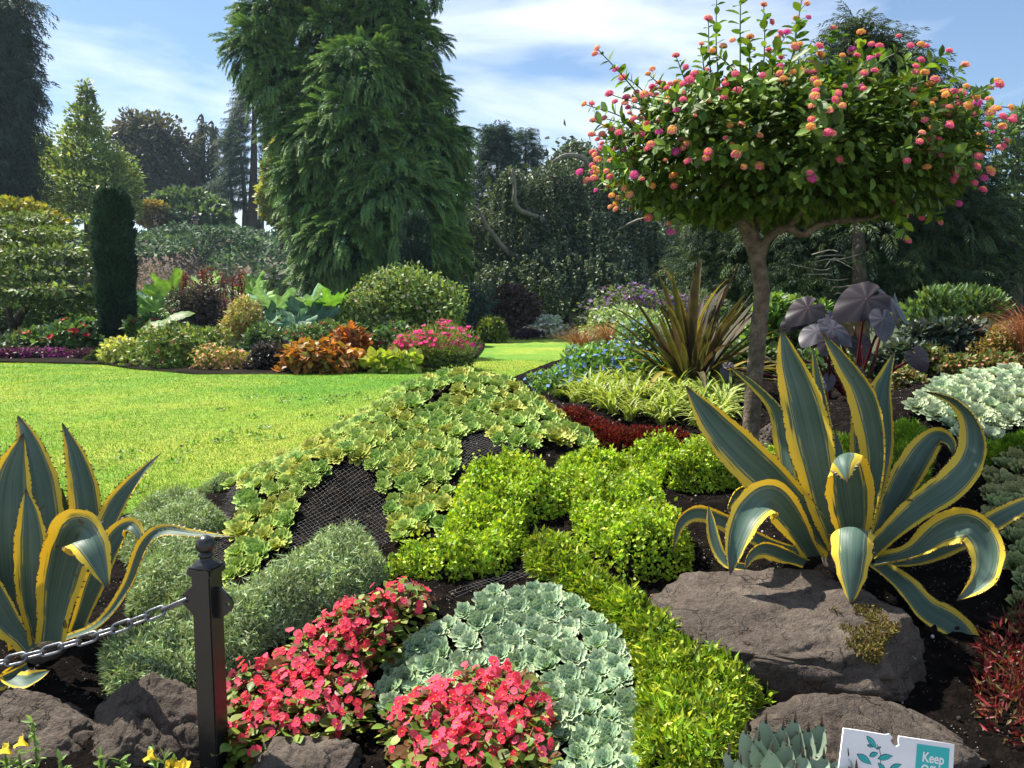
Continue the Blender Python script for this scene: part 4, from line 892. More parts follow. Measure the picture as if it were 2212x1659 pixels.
# ------------------------------------------------------------------ lantana standard
D0 = 3.0
tb = W1(1612, 1062, D0)
lt = thing('lantana_standard', 'lantana trained as a standard, bare trunk with a wide crown of pink and orange flowers', 'tree', tb)
tp = spline([W1(x, y, d) for x, y, d in [(1612,1085,3.0),(1617,1000,3.0),(1624,900,3.0),(1631,800,3.01),(1640,700,3.02),(1645,630,3.02),(1636,560,3.02),(1620,510,3.02),(1600,470,3.03)]], 30)
trk = tube(tp, np.interp(np.linspace(0, 1, 30), [0, .04, .2, .7, .85, 1], [.042, .034, .0335, .030, .033, .022]), 14, (.2, .2, .2), .03)
limbs = []
for pl, r_ in [([(1640,565,3.01),(1655,520,3.0),(1680,500,2.98),(1705,492,2.95),(1735,508,2.93),(1760,490,2.9),(1800,478,2.9),(1840,470,2.92)], .020),
               ([(1622,520,3.02),(1606,480,3.0),(1585,440,2.98),(1560,390,2.95),(1530,330,2.9)], .020), ([(1625,520,3.02),(1640,450,3.08),(1690,380,3.14),(1720,300,3.2)], .018),
               ([(1700,495,2.96),(1745,440,2.9),(1800,380,2.85),(1850,320,2.8)], .014), ([(1800,478,2.9),(1880,470,2.95),(1960,440,3.0),(2020,400,3.05)], .012), ([(1610,485,3.0),(1540,450,3.05),(1470,420,3.1),(1410,380,3.1)], .013), ([(1640,470,3.05),(1700,420,3.25),(1780,380,3.35)], .012)]:
    q = spline([W1(*a) for a in pl], 16); limbs.append(tube(q, np.linspace(r_, r_ * .45, 16), 8, (.2, .2, .2), .05))
j = join([trk] + limbs); build('trunk', j[0], j[1], M['smooth_bark'], lt, smooth=True)
cc = W1(1700, 345, D0 + .02); crx, cry, crz = .73, .58, .335
LEAFC = [(.11, .21, .03), (.15, .27, .035), (.21, .33, .045), (.08, .16, .025)]
leaves, stems, heads = [], [], []
def shoot(a, b, bend=.06, n=11, ls=.044, flowers=1):
    """a leafy shoot from a to b with leaf pairs and a flower head at the tip"""
    mid = (a + b) / 2 + np.array([0, 0, bend]) * rng.uniform(.2, 1.2) + rng.normal(0, .015, 3); q = spline([a, mid, b], 12)
    stems.append(tube(q, np.linspace(.0034, .0016, 12), 4, (.10, .14, .04)))
    s = np.linspace(.25, .97, n); i = np.clip((s * 11).astype(int), 0, 10); P = q[i]; Tn = unit(q[i + 1] - q[i]); s1 = unit(np.cross(Tn, rdir(n)))
    for sg in (-1, 1):
        D = unit(s1 * sg + Tn * .55 + np.array([0, 0, -.15]) + .2 * rdir(n)); N = unit(Tn + np.array([0, 0, .6]) + .4 * rdir(n))
        L = ls * rng.uniform(.7, 1.25, n) * (1 - .45 * (s > .9)); leaves.append(scatter(OVAL, P, D, N, L, L * .58, pal(n, LEAFC, .15)))
    dirn = unit((q[-1] - q[-3])[None])[0]
    if flowers: heads.append((b, dirn, 1.0))
    for _ in range(rng.integers(0, 3) if flowers else 0):
        k = rng.integers(7, 11); pd = unit(rng.normal(size=3) + np.array([0, -.3, .7])); e = q[k] + pd * rng.uniform(.03, .07)
        stems.append(tube(spline([q[k], (q[k] + e) / 2 + np.array([0, 0, .005]), e], 4), .0011, 3, (.12, .17, .05))); heads.append((e, pd, rng.uniform(.75, 1.05)))
def crown_pt(v, k=1.0):
    p = cc + v * np.array([crx, cry, crz]) * k
    if p[2] < cc[2] - .20: p[2] = cc[2] - .20 - (cc[2] - .20 - p[2]) * .62
    return p
for i in range(215):
    v = unit(rng.normal(size=3)); 
    if v[2] < -.55: v[2] *= -.5; v = unit(v)
    if v[1] > .5: v[1] *= -rng.choice([-1, 1])
    k = rng.uniform(.84, 1.08) + .12 * (rng.random() < .25); b = crown_pt(v, k); a = crown_pt(v, .45) + np.array([0, 0, -.06]); shoot(a, b)
for px, py, d, bx_, by_ in [(1548,-10,2.95,1560,250),(1600,-30,3.0,1600,220),(1530,40,2.9,1560,260),(1650,10,3.1,1640,230),(1720,40,3.0,1700,220),(1735,-20,2.95,1720,200),(1700,70,3.1,1690,220),(1515,95,2.9,1550,280),
                            (1290,105,3.0,1420,260),(1330,150,3.1,1460,290),(1262,225,2.95,1400,330),(1280,260,2.9,1400,350),(1300,290,2.9,1420,380),(1285,335,2.85,1420,380),(1283,385,2.9,1400,400),(1330,440,2.9,1450,400),(1400,470,2.9,1500,420),(1450,500,2.9,1530,430),
                            (2140,190,3.0,1990,310),(2085,140,3.05,1950,280),(2155,175,3.1,2000,320),(2050,110,3.0,1930,260),(1990,130,3.1,1900,260),(2110,330,2.95,1960,360),(2120,290,3.0,1980,340),(2070,440,3.0,1940,400),(2030,480,2.95,1920,420),(1960,520,2.9,1880,420),
                            (1860,70,3.0,1820,240),(1800,60,2.9,1780,230),(1900,100,3.0,1850,240),(1770,100,2.8,1750,250),(1460,120,3.1,1520,280),(1400,160,2.9,1490,300),(1620,80,2.85,1620,240),(1680,90,2.8,1670,240),
                            (1310,370,2.8,1430,390),(1360,420,2.8,1470,400),(1300,310,3.1,1430,350),(1500,160,2.8,1560,280),(1820,120,2.7,1800,260),(1950,170,2.8,1880,280),(2010,200,2.8,1930,300),(1440,190,2.75,1530,300)]:
    shoot(W1(bx_, by_, d), W1(px, py, d), .03, 8, .050)
j = join(leaves); build('foliage', j[0], j[1], M['leaf'], lt, col=j[2]); leaves = []
# dense inner leaves
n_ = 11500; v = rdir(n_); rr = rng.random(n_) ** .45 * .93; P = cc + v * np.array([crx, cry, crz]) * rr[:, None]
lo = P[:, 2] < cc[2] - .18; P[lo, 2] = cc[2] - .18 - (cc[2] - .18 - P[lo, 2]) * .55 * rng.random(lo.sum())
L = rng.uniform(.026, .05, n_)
leaves.append(scatter(OVAL, P, unit(v + .8 * rdir(n_) + np.array([0, 0, -.2])), unit(np.array([0, 0, 1.0]) + .5 * v + .5 * rdir(n_)), L, L * .58, pal(n_, LEAFC, .15) * .55))  # older inner leaves; tint also darkened to paint in the crown's shaded centre
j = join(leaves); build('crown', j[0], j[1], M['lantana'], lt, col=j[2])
j = join(stems); st_ = build('stems', j[0], j[1], M['leaf'], lt, col=j[2])
def head_mesh(cols, ctr, seed):
    rs = np.random.default_rng(seed); n = 34; i = np.arange(n) + .5; ph = np.arccos(1 - 1.25 * i / n); th = np.pi * (1 + 5 ** .5) * i
    v = np.stack([np.cos(th) * np.sin(ph), np.sin(th) * np.sin(ph), np.cos(ph)], 1); P = v * np.array([1, 1, .72]) * .82
    f = (ph / ph.max())[:, None]; C = np.array(ctr) * (f < .42) + np.array(cols) * (f >= .42); C = C * rs.uniform(.82, 1.15, (n, 1))
    A = unit(np.cross(v, rs.normal(size=(n, 3)))); B = np.cross(v, A); parts = []
    for a in range(4):
        d = A * math.cos(a * math.pi / 2) + B * math.sin(a * math.pi / 2); parts.append(scatter(DIAMOND, P + v * rs.uniform(0, .12, (n, 1)), d + v * .25, v, .30, .30, C))
    w, fc = ico(2); parts.append((w * np.array([.74, .74, .5]), fc, np.tile(np.array(cols) * .6, (len(w), 1))))
    g = join(parts); return build('flower_head', g[0], g[1], M['petal'], col=g[2])
PK, PK2, MG, OR, YE, SA = (.85, .17, .33), (.86, .28, .33), (.74, .13, .45), (.87, .42, .16), (.88, .60, .10), (.86, .40, .32)
hm = [head_mesh(PK, (.88, .42, .12), 1), head_mesh(PK2, YE, 2), head_mesh(MG, PK, 3), head_mesh(SA, YE, 4), head_mesh(OR, YE, 5), head_mesh(PK, PK2, 6), head_mesh(MG, (.70, .14, .40), 7)]
heads = [h for h in heads if h[0][1] < cc[1] + .32]
heads.sort(key=lambda h: np.linalg.norm(h[0] - CAMP)); rest = []
for i, (p_, d_, s0) in enumerate(heads):
    s = s0 * rng.uniform(.011, .0175); k = rng.choice(7, p=[.24, .18, .08, .16, .14, .16, .04])
    q = Vector(unit(d_ * .5 + np.array([0, -.5, .9]) + rng.normal(0, .2, 3))).to_track_quat('Z', 'Y').to_matrix().to_4x4(); Mx = Matrix.Translation(p_ - tb) @ q @ Matrix.Diagonal((s, s, s, 1))
    if i < 100:
        o = hm[k].copy(); COL.objects.link(o); o.parent = lt; o.matrix_local = Mx
    else:
        me = hm[k].data; co = np.empty(len(me.vertices) * 3, np.float32); me.vertices.foreach_get('co', co); co = co.reshape(-1, 3); a_ = np.array(Mx)
        cl = np.empty(len(co) * 4, np.float32); me.attributes['tint'].data.foreach_get('color', cl); fc = np.empty(len(me.loops), np.int32); me.loops.foreach_get('vertex_index', fc)
        rest.append((co @ a_[:3, :3].T + a_[:3, 3] + tb, fc.reshape(-1, 3), cl.reshape(-1, 4)[:, :3]))
lib(hm)
g = join(rest); o = build('flower_heads', g[0], g[1], M['petal'], lt, col=g[2]); o['kind'] = 'stuff'
# ------------------------------------------------------------------ spider plants, phormium, colocasia
def strap(base, az, L, el, w, droop, col, n=9, fold=.25):
    """one arching strap leaf -> V, F, col"""
    s = np.linspace(0, 1, n); e = el - droop * s ** 1.6; ds = L / (n - 1)
    h = np.concatenate([[0], np.cumsum(np.cos(e[:-1]) * ds)]); z = np.concatenate([[0], np.cumsum(np.sin(e[:-1]) * ds)])
    d = np.array([math.cos(az), math.sin(az), 0]); sd = np.array([-math.sin(az), math.cos(az), 0])
    Q = base + h[:, None] * d + z[:, None] * np.array([0, 0, 1.0]); N = -np.sin(e)[:, None] * d + np.cos(e)[:, None] * np.array([0, 0, 1.0])
    hw = w / 2 * np.interp(s, [0, .15, .5, .8, 1], [.6, .85, 1, .7, .03])
    us = np.array([-1, -.5, 0, .5, 1.0]); V = Q[:, None] + sd * (us[None] * hw[:, None])[..., None] + N[:, None] * (np.abs(us)[None] * hw[:, None] * fold)[..., None]
    i = (np.arange(n - 1)[:, None] * 5 + np.arange(4)[None]).ravel(); F = np.stack([i, i + 1, i + 6, i + 5], 1)
    c = np.array(col); C = np.tile(c[None], (n, 1, 1)) if c.ndim == 2 else np.tile(c, (n, 5, 1)); C = C * (.85 + .3 * rng.random())
    return V.reshape(-1, 3), F, C.reshape(-1, 3)
SPC = [(.50,.54,.10),(.24,.36,.07),(.20,.32,.05),(.24,.36,.07),(.52,.55,.11)]; SPC2 = [(.16,.28,.04),(.50,.54,.14),(.55,.57,.18),(.48,.52,.12),(.16,.28,.04)]
protos = []
for k_ in range(4):
    ps = [strap(np.array([0, 0, 0.0]) + np.array([*rng.normal(0, .012, 2), 0]), rng.uniform(0, 6.28), rng.uniform(.13, .23), R(rng.uniform(48, 85)), .013, R(rng.uniform(70, 130)), SPC if rng.random() < .6 else SPC2) for _ in range(30)]
    g = join(ps); protos.append(build('spider_plant', g[0], g[1], M['leaf'], col=g[2], smooth=True))
PS = wpoly([(1205,870),(1235,850),(1330,838),(1440,838),(1560,845),(1580,880),(1545,945),(1450,925),(1330,908)], 0); A = np.array(PS); pts = []
for _ in range(4000):
    x, y = rng.uniform(A.min(0)[0], A.max(0)[0]), rng.uniform(A.min(0)[1], A.max(0)[1])
    if inpoly(np.array([x]), np.array([y]), PS)[0] and all(math.hypot(x - a, y - b) > .105 for a, b in pts): pts.append((x, y))
for x, y in pts:
    o = protos[rng.integers(4)].copy(); COL.objects.link(o); o.name = 'spider_plant'; s = rng.uniform(.85, 1.2); o.location = (x, y, float(H(x, y)) - .005); o.rotation_euler = (rng.normal(0, .1), rng.normal(0, .1), rng.uniform(0, 6.28)); o.scale = (s, s, s)
    tag(o, 'yellow and green striped spider plant between the phormium and the maroon strip', 'spider plant', 'striped spider plants in the right hand bed')
lib(protos)
pb_ = W1(1490, 850, 4.7)
ph = thing('phormium', 'bronze green flax clump with sword leaves and yellow edges', 'flax', pb_)
for k_ in range(93):
    az = rng.uniform(0, 6.28); f = rng.random(); el = R(88 - 68 * f ** 1.05) ; L = rng.uniform(.55, .86) * (1 - .12 * f)
    c = [(.035,.03,.022),(.05,.052,.028),(.07,.072,.026),(.085,.065,.04)][rng.integers(4)]
    if f > .72 and rng.random() < .35: c = (.26, .21, .04)
    ec = (.15, .13, .03) if rng.random() < .6 else (.11, .05, .03)
    g = strap(pb_ + np.array([.10 * math.cos(az) * f, .10 * math.sin(az) * f, 0]), az, L, el, .046, R(rng.uniform(4, 22) + (45 * (rng.random() < .22)) + 40 * f ** 2), [ec, c, c, c, ec], 12, .35)
    build('leaf', g[0], g[1], M['matte'], ph, col=g[2], smooth=True)
for tx, ty, bx_, c in [(1345,815,1390,(.40,.28,.03)),(1365,790,1400,(.36,.27,.03)),(1405,610,1480,(.10,.08,.06)),(1590,640,1540,(.20,.17,.05)),(1360,815,1460,(.42,.30,.04)),(1615,700,1570,(.34,.28,.08))]:
    a_, b_ = pb_, W1(tx, ty, 4.45); hz_ = b_ - a_; az = math.atan2(hz_[1], hz_[0]); L = np.linalg.norm(hz_) * 1.15
    g = strap(a_, az, L, math.atan2(hz_[2], np.hypot(hz_[0], hz_[1])) + R(28), .034, R(58), [(.4,.3,.05), c, c, c, (.4,.3,.05)], 14, .3); build('leaf', g[0], g[1], M['leaf'], ph, col=g[2], smooth=True)
def heart_leaf(c, L, tipdir, N, col, name, parent, mat, stalk_from=None, droop=.25, scol=(.10, .02, .03), wave=.022):
    """heart shaped blade hanging from its stalk"""
    na, nr_ = 36, 7; th = np.linspace(0, 2 * np.pi, na, endpoint=False)
    rad = np.array([np.interp(abs(((t + np.pi) % (2 * np.pi)) - np.pi), [0, .35, .8, 1.4, 2.1, 2.7, 3.0, np.pi], [1.0, .80, .62, .56, .58, .60, .48, .16]) for t in th])
    V, C = [], []
    S, D, Nn = frame(np.array([tipdir], float), np.array([N], float)); S, D, Nn = S[0], D[0], Nn[0]
    for i in range(nr_):
        f = i / (nr_ - 1)
        for t, r in zip(th, rad):
            y, x = math.cos(t) * r * f, math.sin(t) * r * f; vein = .5 + .5 * math.cos(t * 14)
            z = -droop * (max(y, 0) ** 2) - .25 * abs(x) ** 1.7 + wave * math.sin(t * 9) * f + .10 * abs(x) * 0
            V.append(np.array(c) + L * (S * x + D * y + Nn * z)); C.append(np.array(col) * (.93 + .12 * vein) * (1.0 if f < .95 else 1.15))
    F = [(i * na + j, i * na + (j + 1) % na, (i + 1) * na + (j + 1) % na, (i + 1) * na + j) for i in range(nr_ - 1) for j in range(na)]
    o = build(name, V, np.array(F), mat, parent, col=np.array(C), smooth=True)
    if stalk_from is not None:
        q = spline([stalk_from, (np.array(stalk_from) * .45 + np.array(c) * .55) + np.array([0, 0, .05]), np.array(c)], 10); g = tube(q, np.linspace(.011, .0055, 10), 7, scol); s = build('stalk', g[0], g[1], M['gloss'], parent, col=g[2], smooth=True)
    return o
M['velvet'] = leaf_mat('velvet_dark_leaf', .42, .10, .5, boost=(1.3, .8, .8), nscale=10)
cb = W1(1850, 890, 4.6)
co_ = thing('colocasia', 'dark purple elephant ear plant with large heart shaped leaves', 'elephant ear', cb)
DK, GY, OL = (.020, .013, .016), (.06, .056, .072), (.12, .09, .02)
for px, py, d, L, td, N, c in [
    (1745,665,4.6,.20,(-.75,-.25,-.45),(-.3,-.75,.5),DK),(1872,645,4.5,.27,(-.85,-.2,-.42),(-.25,-.8,.5),DK),(1925,650,4.7,.25,(.75,.1,-.5),(.25,-.55,.8),DK),
    (1908,690,4.35,.16,(-.05,-.5,-.8),(.1,-.8,.55),GY),(1800,710,4.4,.17,(.7,-.4,-.55),(.15,-.75,.65),GY),(1765,715,4.45,.18,(-.75,-.5,-.4),(-.3,-.6,.75),(.06,.055,.07)),(1790,690,4.55,.15,(.15,-.6,-.7),(0,-.5,.85),(.065,.06,.08)),
    (1845,705,4.75,.17,(-.3,-.3,-.8),(.1,-.9,.3),OL),(1860,745,4.7,.15,(.2,-.3,-.9),(0,-.95,.2),(.03,.02,.025)),(1790,735,4.3,.13,(-.5,-.6,-.7),(0,-.8,.5),DK),
    (1790,820,4.35,.08,(-.2,-.4,-.9),(-.4,-.8,.3),GY),(1570,795,4.3,.085,(-.25,-.4,-.9),(-.5,-.8,.3),GY),(1980,770,4.2,.12,(.45,-.3,-.85),(-.3,-.9,.2),(.05,.04,.05)),(1850,800,4.3,.09,(.6,-.5,-.6),(0,-.7,.7),DK),
    (1940,665,4.9,.20,(.4,.2,-.8),(.5,-.6,.5),DK),(1720,690,4.7,.14,(-.8,0,-.5),(-.2,-.8,.4),DK),(1700,760,4.5,.11,(-.6,-.3,-.7),(-.4,-.8,.4),DK)]:
    heart_leaf(W1(px, py, d), L * .84, td, N, c, 'leaf', co_, M['velvet'], cb + np.array([rng.normal(0, .07), rng.normal(0, .05), 0]), scol=(.11, .015, .025))

# ------------------------------------------------------------------ bushy plants: one builder for the borders
def bush(name, label, cat, px, base_y, top_y, wpx, d, cols, n, leaf, mat='leaf', aspect=.55, depth=.8, flowers=None, stems=True, group=None, tmpl=None, gap=.35, clumps=9, updir=.35, flat_top=0, w=None, shoots=0):
    """a shrub or leafy clump seen at pixel px, its foot at base_y and its top at top_y; flowers = (cols, count, size, where)"""
    k = d / FPX; b = W1(px, base_y, d); hgt = (base_y - top_y) * k * 1.0; rx = wpx * k / 2; ry = rx * depth
    root = thing(name, label, cat, b, group)
    cs = []
    for i in range(clumps):
        a = rng.uniform(0, 6.28); r = math.sqrt(rng.random()) * .74; cz_ = rng.uniform(.28, .74)
        cs.append((b + np.array([rx * r * math.cos(a), ry * r * math.sin(a), hgt * cz_]), np.array([rx, ry, hgt]) * rng.uniform(.24, .50) * np.array([1, 1, .66])))
    cs.append((b + np.array([0, 0, hgt * .5]), np.array([rx * .72, ry * .72, hgt * .46])))
    cs.append((b + np.array([-rx * .1, 0, hgt * .30]), np.array([rx * .95, ry * .9, hgt * .30])))
    vol = np.array([np.prod(c[1]) ** .67 for c in cs]); pick = rng.choice(len(cs), n, p=vol / vol.sum())
    C0 = np.array([c[0] for c in cs])[pick]; Rr = np.array([c[1] for c in cs])[pick]; v = rdir(n, .1); P = C0 + v * Rr * (1 - gap * rng.random((n, 1)) ** 1.6) * (1 + .28 * vnoise(C0 / max(rx, .05) * 2 + v * 2.6, 1.0, 15))[:, None]
    P[:, 2] = np.maximum(P[:, 2], b[2] + .01); Nn = unit(v + np.array([0, 0, .7]) + .6 * rdir(n)); D = unit(v * .8 + rdir(n) + np.array([0, 0, updir]))
    L = leaf * rng.uniform(.65, 1.35, n); tint = np.array(pal(n, cols, .18, w)); br = 1 + .18 * vnoise(P, 2.2 / max(rx, .2), 8)
    g = scatter(tmpl or DIAMOND, P, D, Nn, L, L * aspect, tint * br[:, None]); build('foliage', g[0], g[1], M[mat], root, col=g[2])
    if shoots:
        ss = []
        for _ in range(shoots):
            a = rng.uniform(0, 6.28); r = math.sqrt(rng.random()) * .8; p0 = b + np.array([rx * r * math.cos(a), ry * r * math.sin(a) * .8, hgt * (1 - .5 * r * r) * rng.uniform(.6, .85)]); ln = hgt * rng.uniform(.15, .34)
            p1 = p0 + np.array([rng.normal(0, .25) * ln, rng.normal(0, .2) * ln, ln]); q = spline([p0, (p0 + p1) / 2 + rng.normal(0, .06 * ln, 3), p1], 9); ss.append(tube(q, np.linspace(.007, .003, 9), 4, (.14, .16, .06)))
            m2 = 16; f_ = np.linspace(.1, 1, m2); P2 = q[np.clip((f_ * 8).astype(int), 0, 8)] + rng.normal(0, .006, (m2, 3)); th = np.arange(m2) * 2.4 + a
            ss.append(scatter(DIAMOND, P2, np.stack([np.cos(th), np.sin(th), np.full(m2, .35)], 1), rdir(m2, 1.2), leaf * rng.uniform(.7, 1.2, m2) * (1.15 - .5 * f_), leaf * aspect * .8, pal(m2, cols, .15) * 1.15))
        j = join(ss); build('shoots', j[0], j[1], M[mat], root, col=j[2])
    if stems:
        ts = [tube(spline([b + np.array([rng.normal(0, rx * .12), rng.normal(0, ry * .12), -.02]), (b + c[0]) / 2 + np.array([0, 0, hgt * .1]), c[0]], 6), np.linspace(.012, .005, 6) * max(1, rx), 5, (.09, .07, .045)) for c in cs[:clumps]]
        j = join(ts); build('stems', j[0], j[1], M['matte'], root, col=j[2])
    if flowers:
        fc, fn, fs, lowz = flowers; P2 = []
        idx = rng.permutation(n)
        front = idx[(Nn[idx, 2] > 0.0) & (P[idx, 2] > b[2] + hgt * lowz) & (v[idx, 1] < .35)][:fn]
        P2 = P[front] + v[front] * leaf * .4; fN = unit(v[front] + np.array([0, -.25, .9]) + .3 * rdir(len(front))); parts = []; fcol = pal(len(front), fc, .12)
        A_ = unit(np.cross(fN, rdir(len(front)))); B_ = np.cross(fN, A_)
        for a in range(6):
            dd = A_ * math.cos(a * 1.047) + B_ * math.sin(a * 1.047); parts.append(scatter(DIAMOND, P2, dd + .25 * fN, fN, fs * .5, fs * .42, fcol))
        if fn <= 60:
            nf_ = len(front)
            for q in range(nf_):
                one = join([(p_[0].reshape(nf_, -1, 3)[q], p_[1][:2], p_[2].reshape(nf_, -1, 3)[q]) for p_ in parts]); build('flower', one[0], one[1], M['petal'], root, col=one[2])
        else:
            g = join(parts); o = build('flowers', g[0], g[1], M['petal'], root, col=g[2]); o['kind'] = 'stuff'
    return root
# right hand border
bush('salvia_clump', 'blue flowered salvia clump nearest the striped spider plants', 'salvia', 1330, 845, 748, 260, 4.9, [(.13,.26,.04),(.18,.33,.06),(.09,.18,.03)], 6500, .035, flowers=([(.16,.32,.82),(.24,.42,.86)], 330, .034, .2), clumps=14, depth=.7)
bush('salvia_clump', 'lower blue flowered salvia clump spilling towards the lawn', 'salvia', 1215, 850, 790, 130, 4.9, [(.16,.29,.06),(.20,.34,.08)], 1600, .032, flowers=([(.16,.32,.82),(.24,.42,.86)], 90, .032, .15))
bush('salvia_clump', 'pale blue flowered salvia clump further back behind the flax', 'salvia', 1390, 800, 690, 190, 6.2, [(.18,.30,.08),(.24,.36,.12)], 4200, .04, flowers=([(.24,.42,.84),(.34,.52,.86)], 240, .038, .2))
bush('salvia_clump', 'small blue flowered salvia clump beside the reddish fountain grass', 'salvia', 1270, 820, 745, 130, 6.0, [(.16,.29,.06),(.22,.35,.09)], 2400, .038, flowers=([(.18,.34,.82),(.24,.42,.84)], 130, .036, .2))
bush('lace_flower_clump', 'pale green clump with flat white lace flowers left of the flax', 'lace flower', 1360, 735, 660, 200, 8.5, [(.26,.36,.12),(.32,.42,.18)], 4200, .05, flowers=([(.70,.74,.64),(.62,.70,.5)], 90, .07, .4))
bush('verbena_clump', 'airy purple verbena clump behind the lace flowers', 'verbena', 1370, 700, 615, 230, 10.0, [(.16,.20,.10),(.12,.17,.07)], 1900, .06, flowers=([(.22,.10,.32),(.32,.16,.42),(.18,.07,.25)], 240, .065, .3), gap=.8)
bush('verbena_clump', 'purple verbena clump half hidden behind the flax tips', 'verbena', 1500, 690, 625, 150, 10.0, [(.16,.20,.10),(.12,.17,.07)], 1000, .06, flowers=([(.24,.11,.34),(.34,.18,.44)], 120, .065, .3), gap=.8)
def grass_clump(name, label, px, by, ty, wpx, d, cols, n, wd=.006, plume=None):
    b = W1(px, by, d); k = d / FPX; h = (by - ty) * k; rx = wpx * k / 2; r = thing(name, label, 'grass clump', b); ps = []
    for _ in range(n):
        az = rng.uniform(0, 6.28); f = rng.random() ** .6; L = h * rng.uniform(.8, 1.25); ps.append(strap(b + np.array([*rng.normal(0, rx * .12, 2), 0]), az, L * (1 + .4 * f * rx / h), R(86 - 35 * f), wd, R(40 + 75 * f), pal(1, cols)[0], 7))
    g = join(ps); build('blades', g[0], g[1], M['leaf'], r, col=g[2]); return r
grass_clump('fountain_grass', 'reddish brown fountain grass at the end of the right border', 1255, 770, 705, 110, 7.5, [(.26,.12,.06),(.34,.18,.09),(.20,.09,.05)], 240)
grass_clump('fountain_grass', 'bronze fountain grass behind the blue salvias', 1310, 750, 690, 90, 8.0, [(.26,.13,.06),(.36,.2,.1)], 160)
grass_clump('fountain_grass', 'russet fountain grass drooping in at the right edge of the photo', 2225, 760, 640, 120, 4.6, [(.30,.10,.06),(.24,.08,.05),(.36,.16,.08)], 220, .005)
bush('dark_dahlia', 'dark leaved dahlia clump right of the elephant ears', 'dahlia', 2040, 790, 690, 230, 5.6, [(.05,.075,.055),(.075,.10,.075),(.035,.05,.04)], 3600, .07, mat='gloss', tmpl=OVAL, aspect=.45)
bush('dark_dahlia', 'low dark leaved dahlia clump behind the pink kalanchoes', 'dahlia', 1960, 800, 745, 150, 5.2, [(.045,.07,.05),(.06,.085,.06)], 1500, .06, mat='gloss', tmpl=OVAL, aspect=.45)
bush('leafy_clump', 'fresh green leafy clump behind the elephant ears', 'perennial', 1700, 780, 640, 180, 6.0, [(.14,.26,.05),(.20,.34,.07),(.08,.15,.03)], 2600, .07, tmpl=OVAL)
bush('leafy_clump', 'mid green leafy clump under the elephant ear leaves', 'perennial', 1800, 850, 760, 260, 5.4, [(.08,.15,.04),(.12,.21,.05),(.05,.09,.03)], 3200, .06, tmpl=OVAL)
bush('leafy_clump', 'dark green leafy clump behind the flax at the foot of the trunk', 'perennial', 1620, 835, 740, 150, 5.6, [(.06,.11,.03),(.09,.15,.04)], 1800, .06, tmpl=OVAL)
bush('leafy_clump', 'tall pale green clump at the foot of the dark conifer', 'perennial', 2060, 720, 620, 220, 7.4, [(.10,.18,.05),(.15,.24,.07),(.06,.1,.03)], 3200, .08, tmpl=OVAL, aspect=.35, updir=1.2)
bush('amber_spirea', 'amber and orange leaved spirea at the right edge', 'shrub', 2190, 775, 695, 150, 4.9, [(.30,.17,.04),(.22,.14,.04),(.16,.17,.04)], 3600, .028, clumps=8)
for px_a, by_a, ty_a, w_a, d_a, lb, c_ in [(1945,850,800,90,4.5,'peach flowered kalanchoe clump nearest the elephant ears',[(.85,.50,.28),(.86,.56,.34)]),(2010,800,752,100,4.8,'pale orange kalanchoe clump below the dark dahlia',[(.84,.42,.26),(.85,.5,.3)]),(2080,812,770,100,4.6,'salmon kalanchoe clump at the top of the mint slope',[(.86,.34,.24),(.84,.4,.28)]),(2165,798,765,110,4.6,'coral kalanchoe clump above the mint slope at the right',[(.85,.30,.24),(.84,.36,.26)]),(1895,870,830,90,4.4,'small cream flowered kalanchoe clump behind the tall agave leaves',[(.84,.60,.34),(.84,.52,.3)])]:
    bush('kalanchoe', lb, 'kalanchoe', px_a, by_a, ty_a, w_a, d_a, [(.13,.19,.05),(.18,.22,.06),(.2,.14,.05)], 900, .035, tmpl=OVAL, aspect=.6, flowers=(c_, 85, .022, .4), stems=False)
# ------------------------------------------------------------------ far border: flowering plants beyond the lawn
bush('magenta_bedding', 'low magenta flowered bedding strip at the far left lawn edge', 'bedding plants', 75, 780, 750, 230, 12.2, [(.10,.03,.08),(.07,.05,.05)], 3200, .05, flowers=([(.34,.02,.26),(.42,.03,.32)], 420, .05, .2), depth=.22, clumps=12, stems=False)
bush('magenta_bedding', 'low blackish purple foliage strip beside the yew column', 'bedding plants', 190, 784, 752, 75, 12.0, [(.06,.025,.06),(.09,.03,.08)], 1400, .05, depth=.4, stems=False)
bush('cream_shrub', 'pale yellow-green leafy clump at the foot of the yew column', 'shrub', 268, 786, 732, 92, 11.4, [(.52,.54,.16),(.60,.60,.24),(.40,.46,.12)], 1900, .07, tmpl=OVAL, aspect=.6, stems=False)
bush('fuchsia_shrub', 'broad rounded shrub with tiny pink flowers between cream and black leaved clumps', 'shrub', 395, 800, 702, 235, 11.0, [(.16,.24,.05),(.24,.30,.09),(.10,.16,.04)], 5200, .07, flowers=([(.72,.26,.22),(.75,.40,.32)], 110, .05, .2), clumps=14)
bush('peach_bedding', 'peach flowered mound at the lawn edge left of the black leaved clump', 'bedding plants', 490, 810, 748, 140, 10.2, [(.30,.30,.07),(.24,.28,.06)], 1700, .05, flowers=([(.85,.42,.20),(.86,.52,.28),(.86,.48,.34)], 330, .05, .15), clumps=9, depth=.6, stems=False)
bush('black_leaf_clump', 'blackish purple leaved clump left of the orange coleus', 'coleus', 593, 810, 735, 115, 10.2, [(.025,.022,.028),(.045,.035,.045),(.06,.05,.055)], 2200, .07, mat='gloss', stems=False)
bush('orange_coleus', 'orange and bronze coleus clump at the lawn edge', 'coleus', 700, 812, 742, 200, 10.0, [(.40,.15,.03),(.55,.22,.04),(.30,.24,.05),(.20,.09,.025)], 2000, .105, mat='leaf', tmpl=OVAL, aspect=.7, clumps=13, depth=.6, updir=-.2, stems=False)
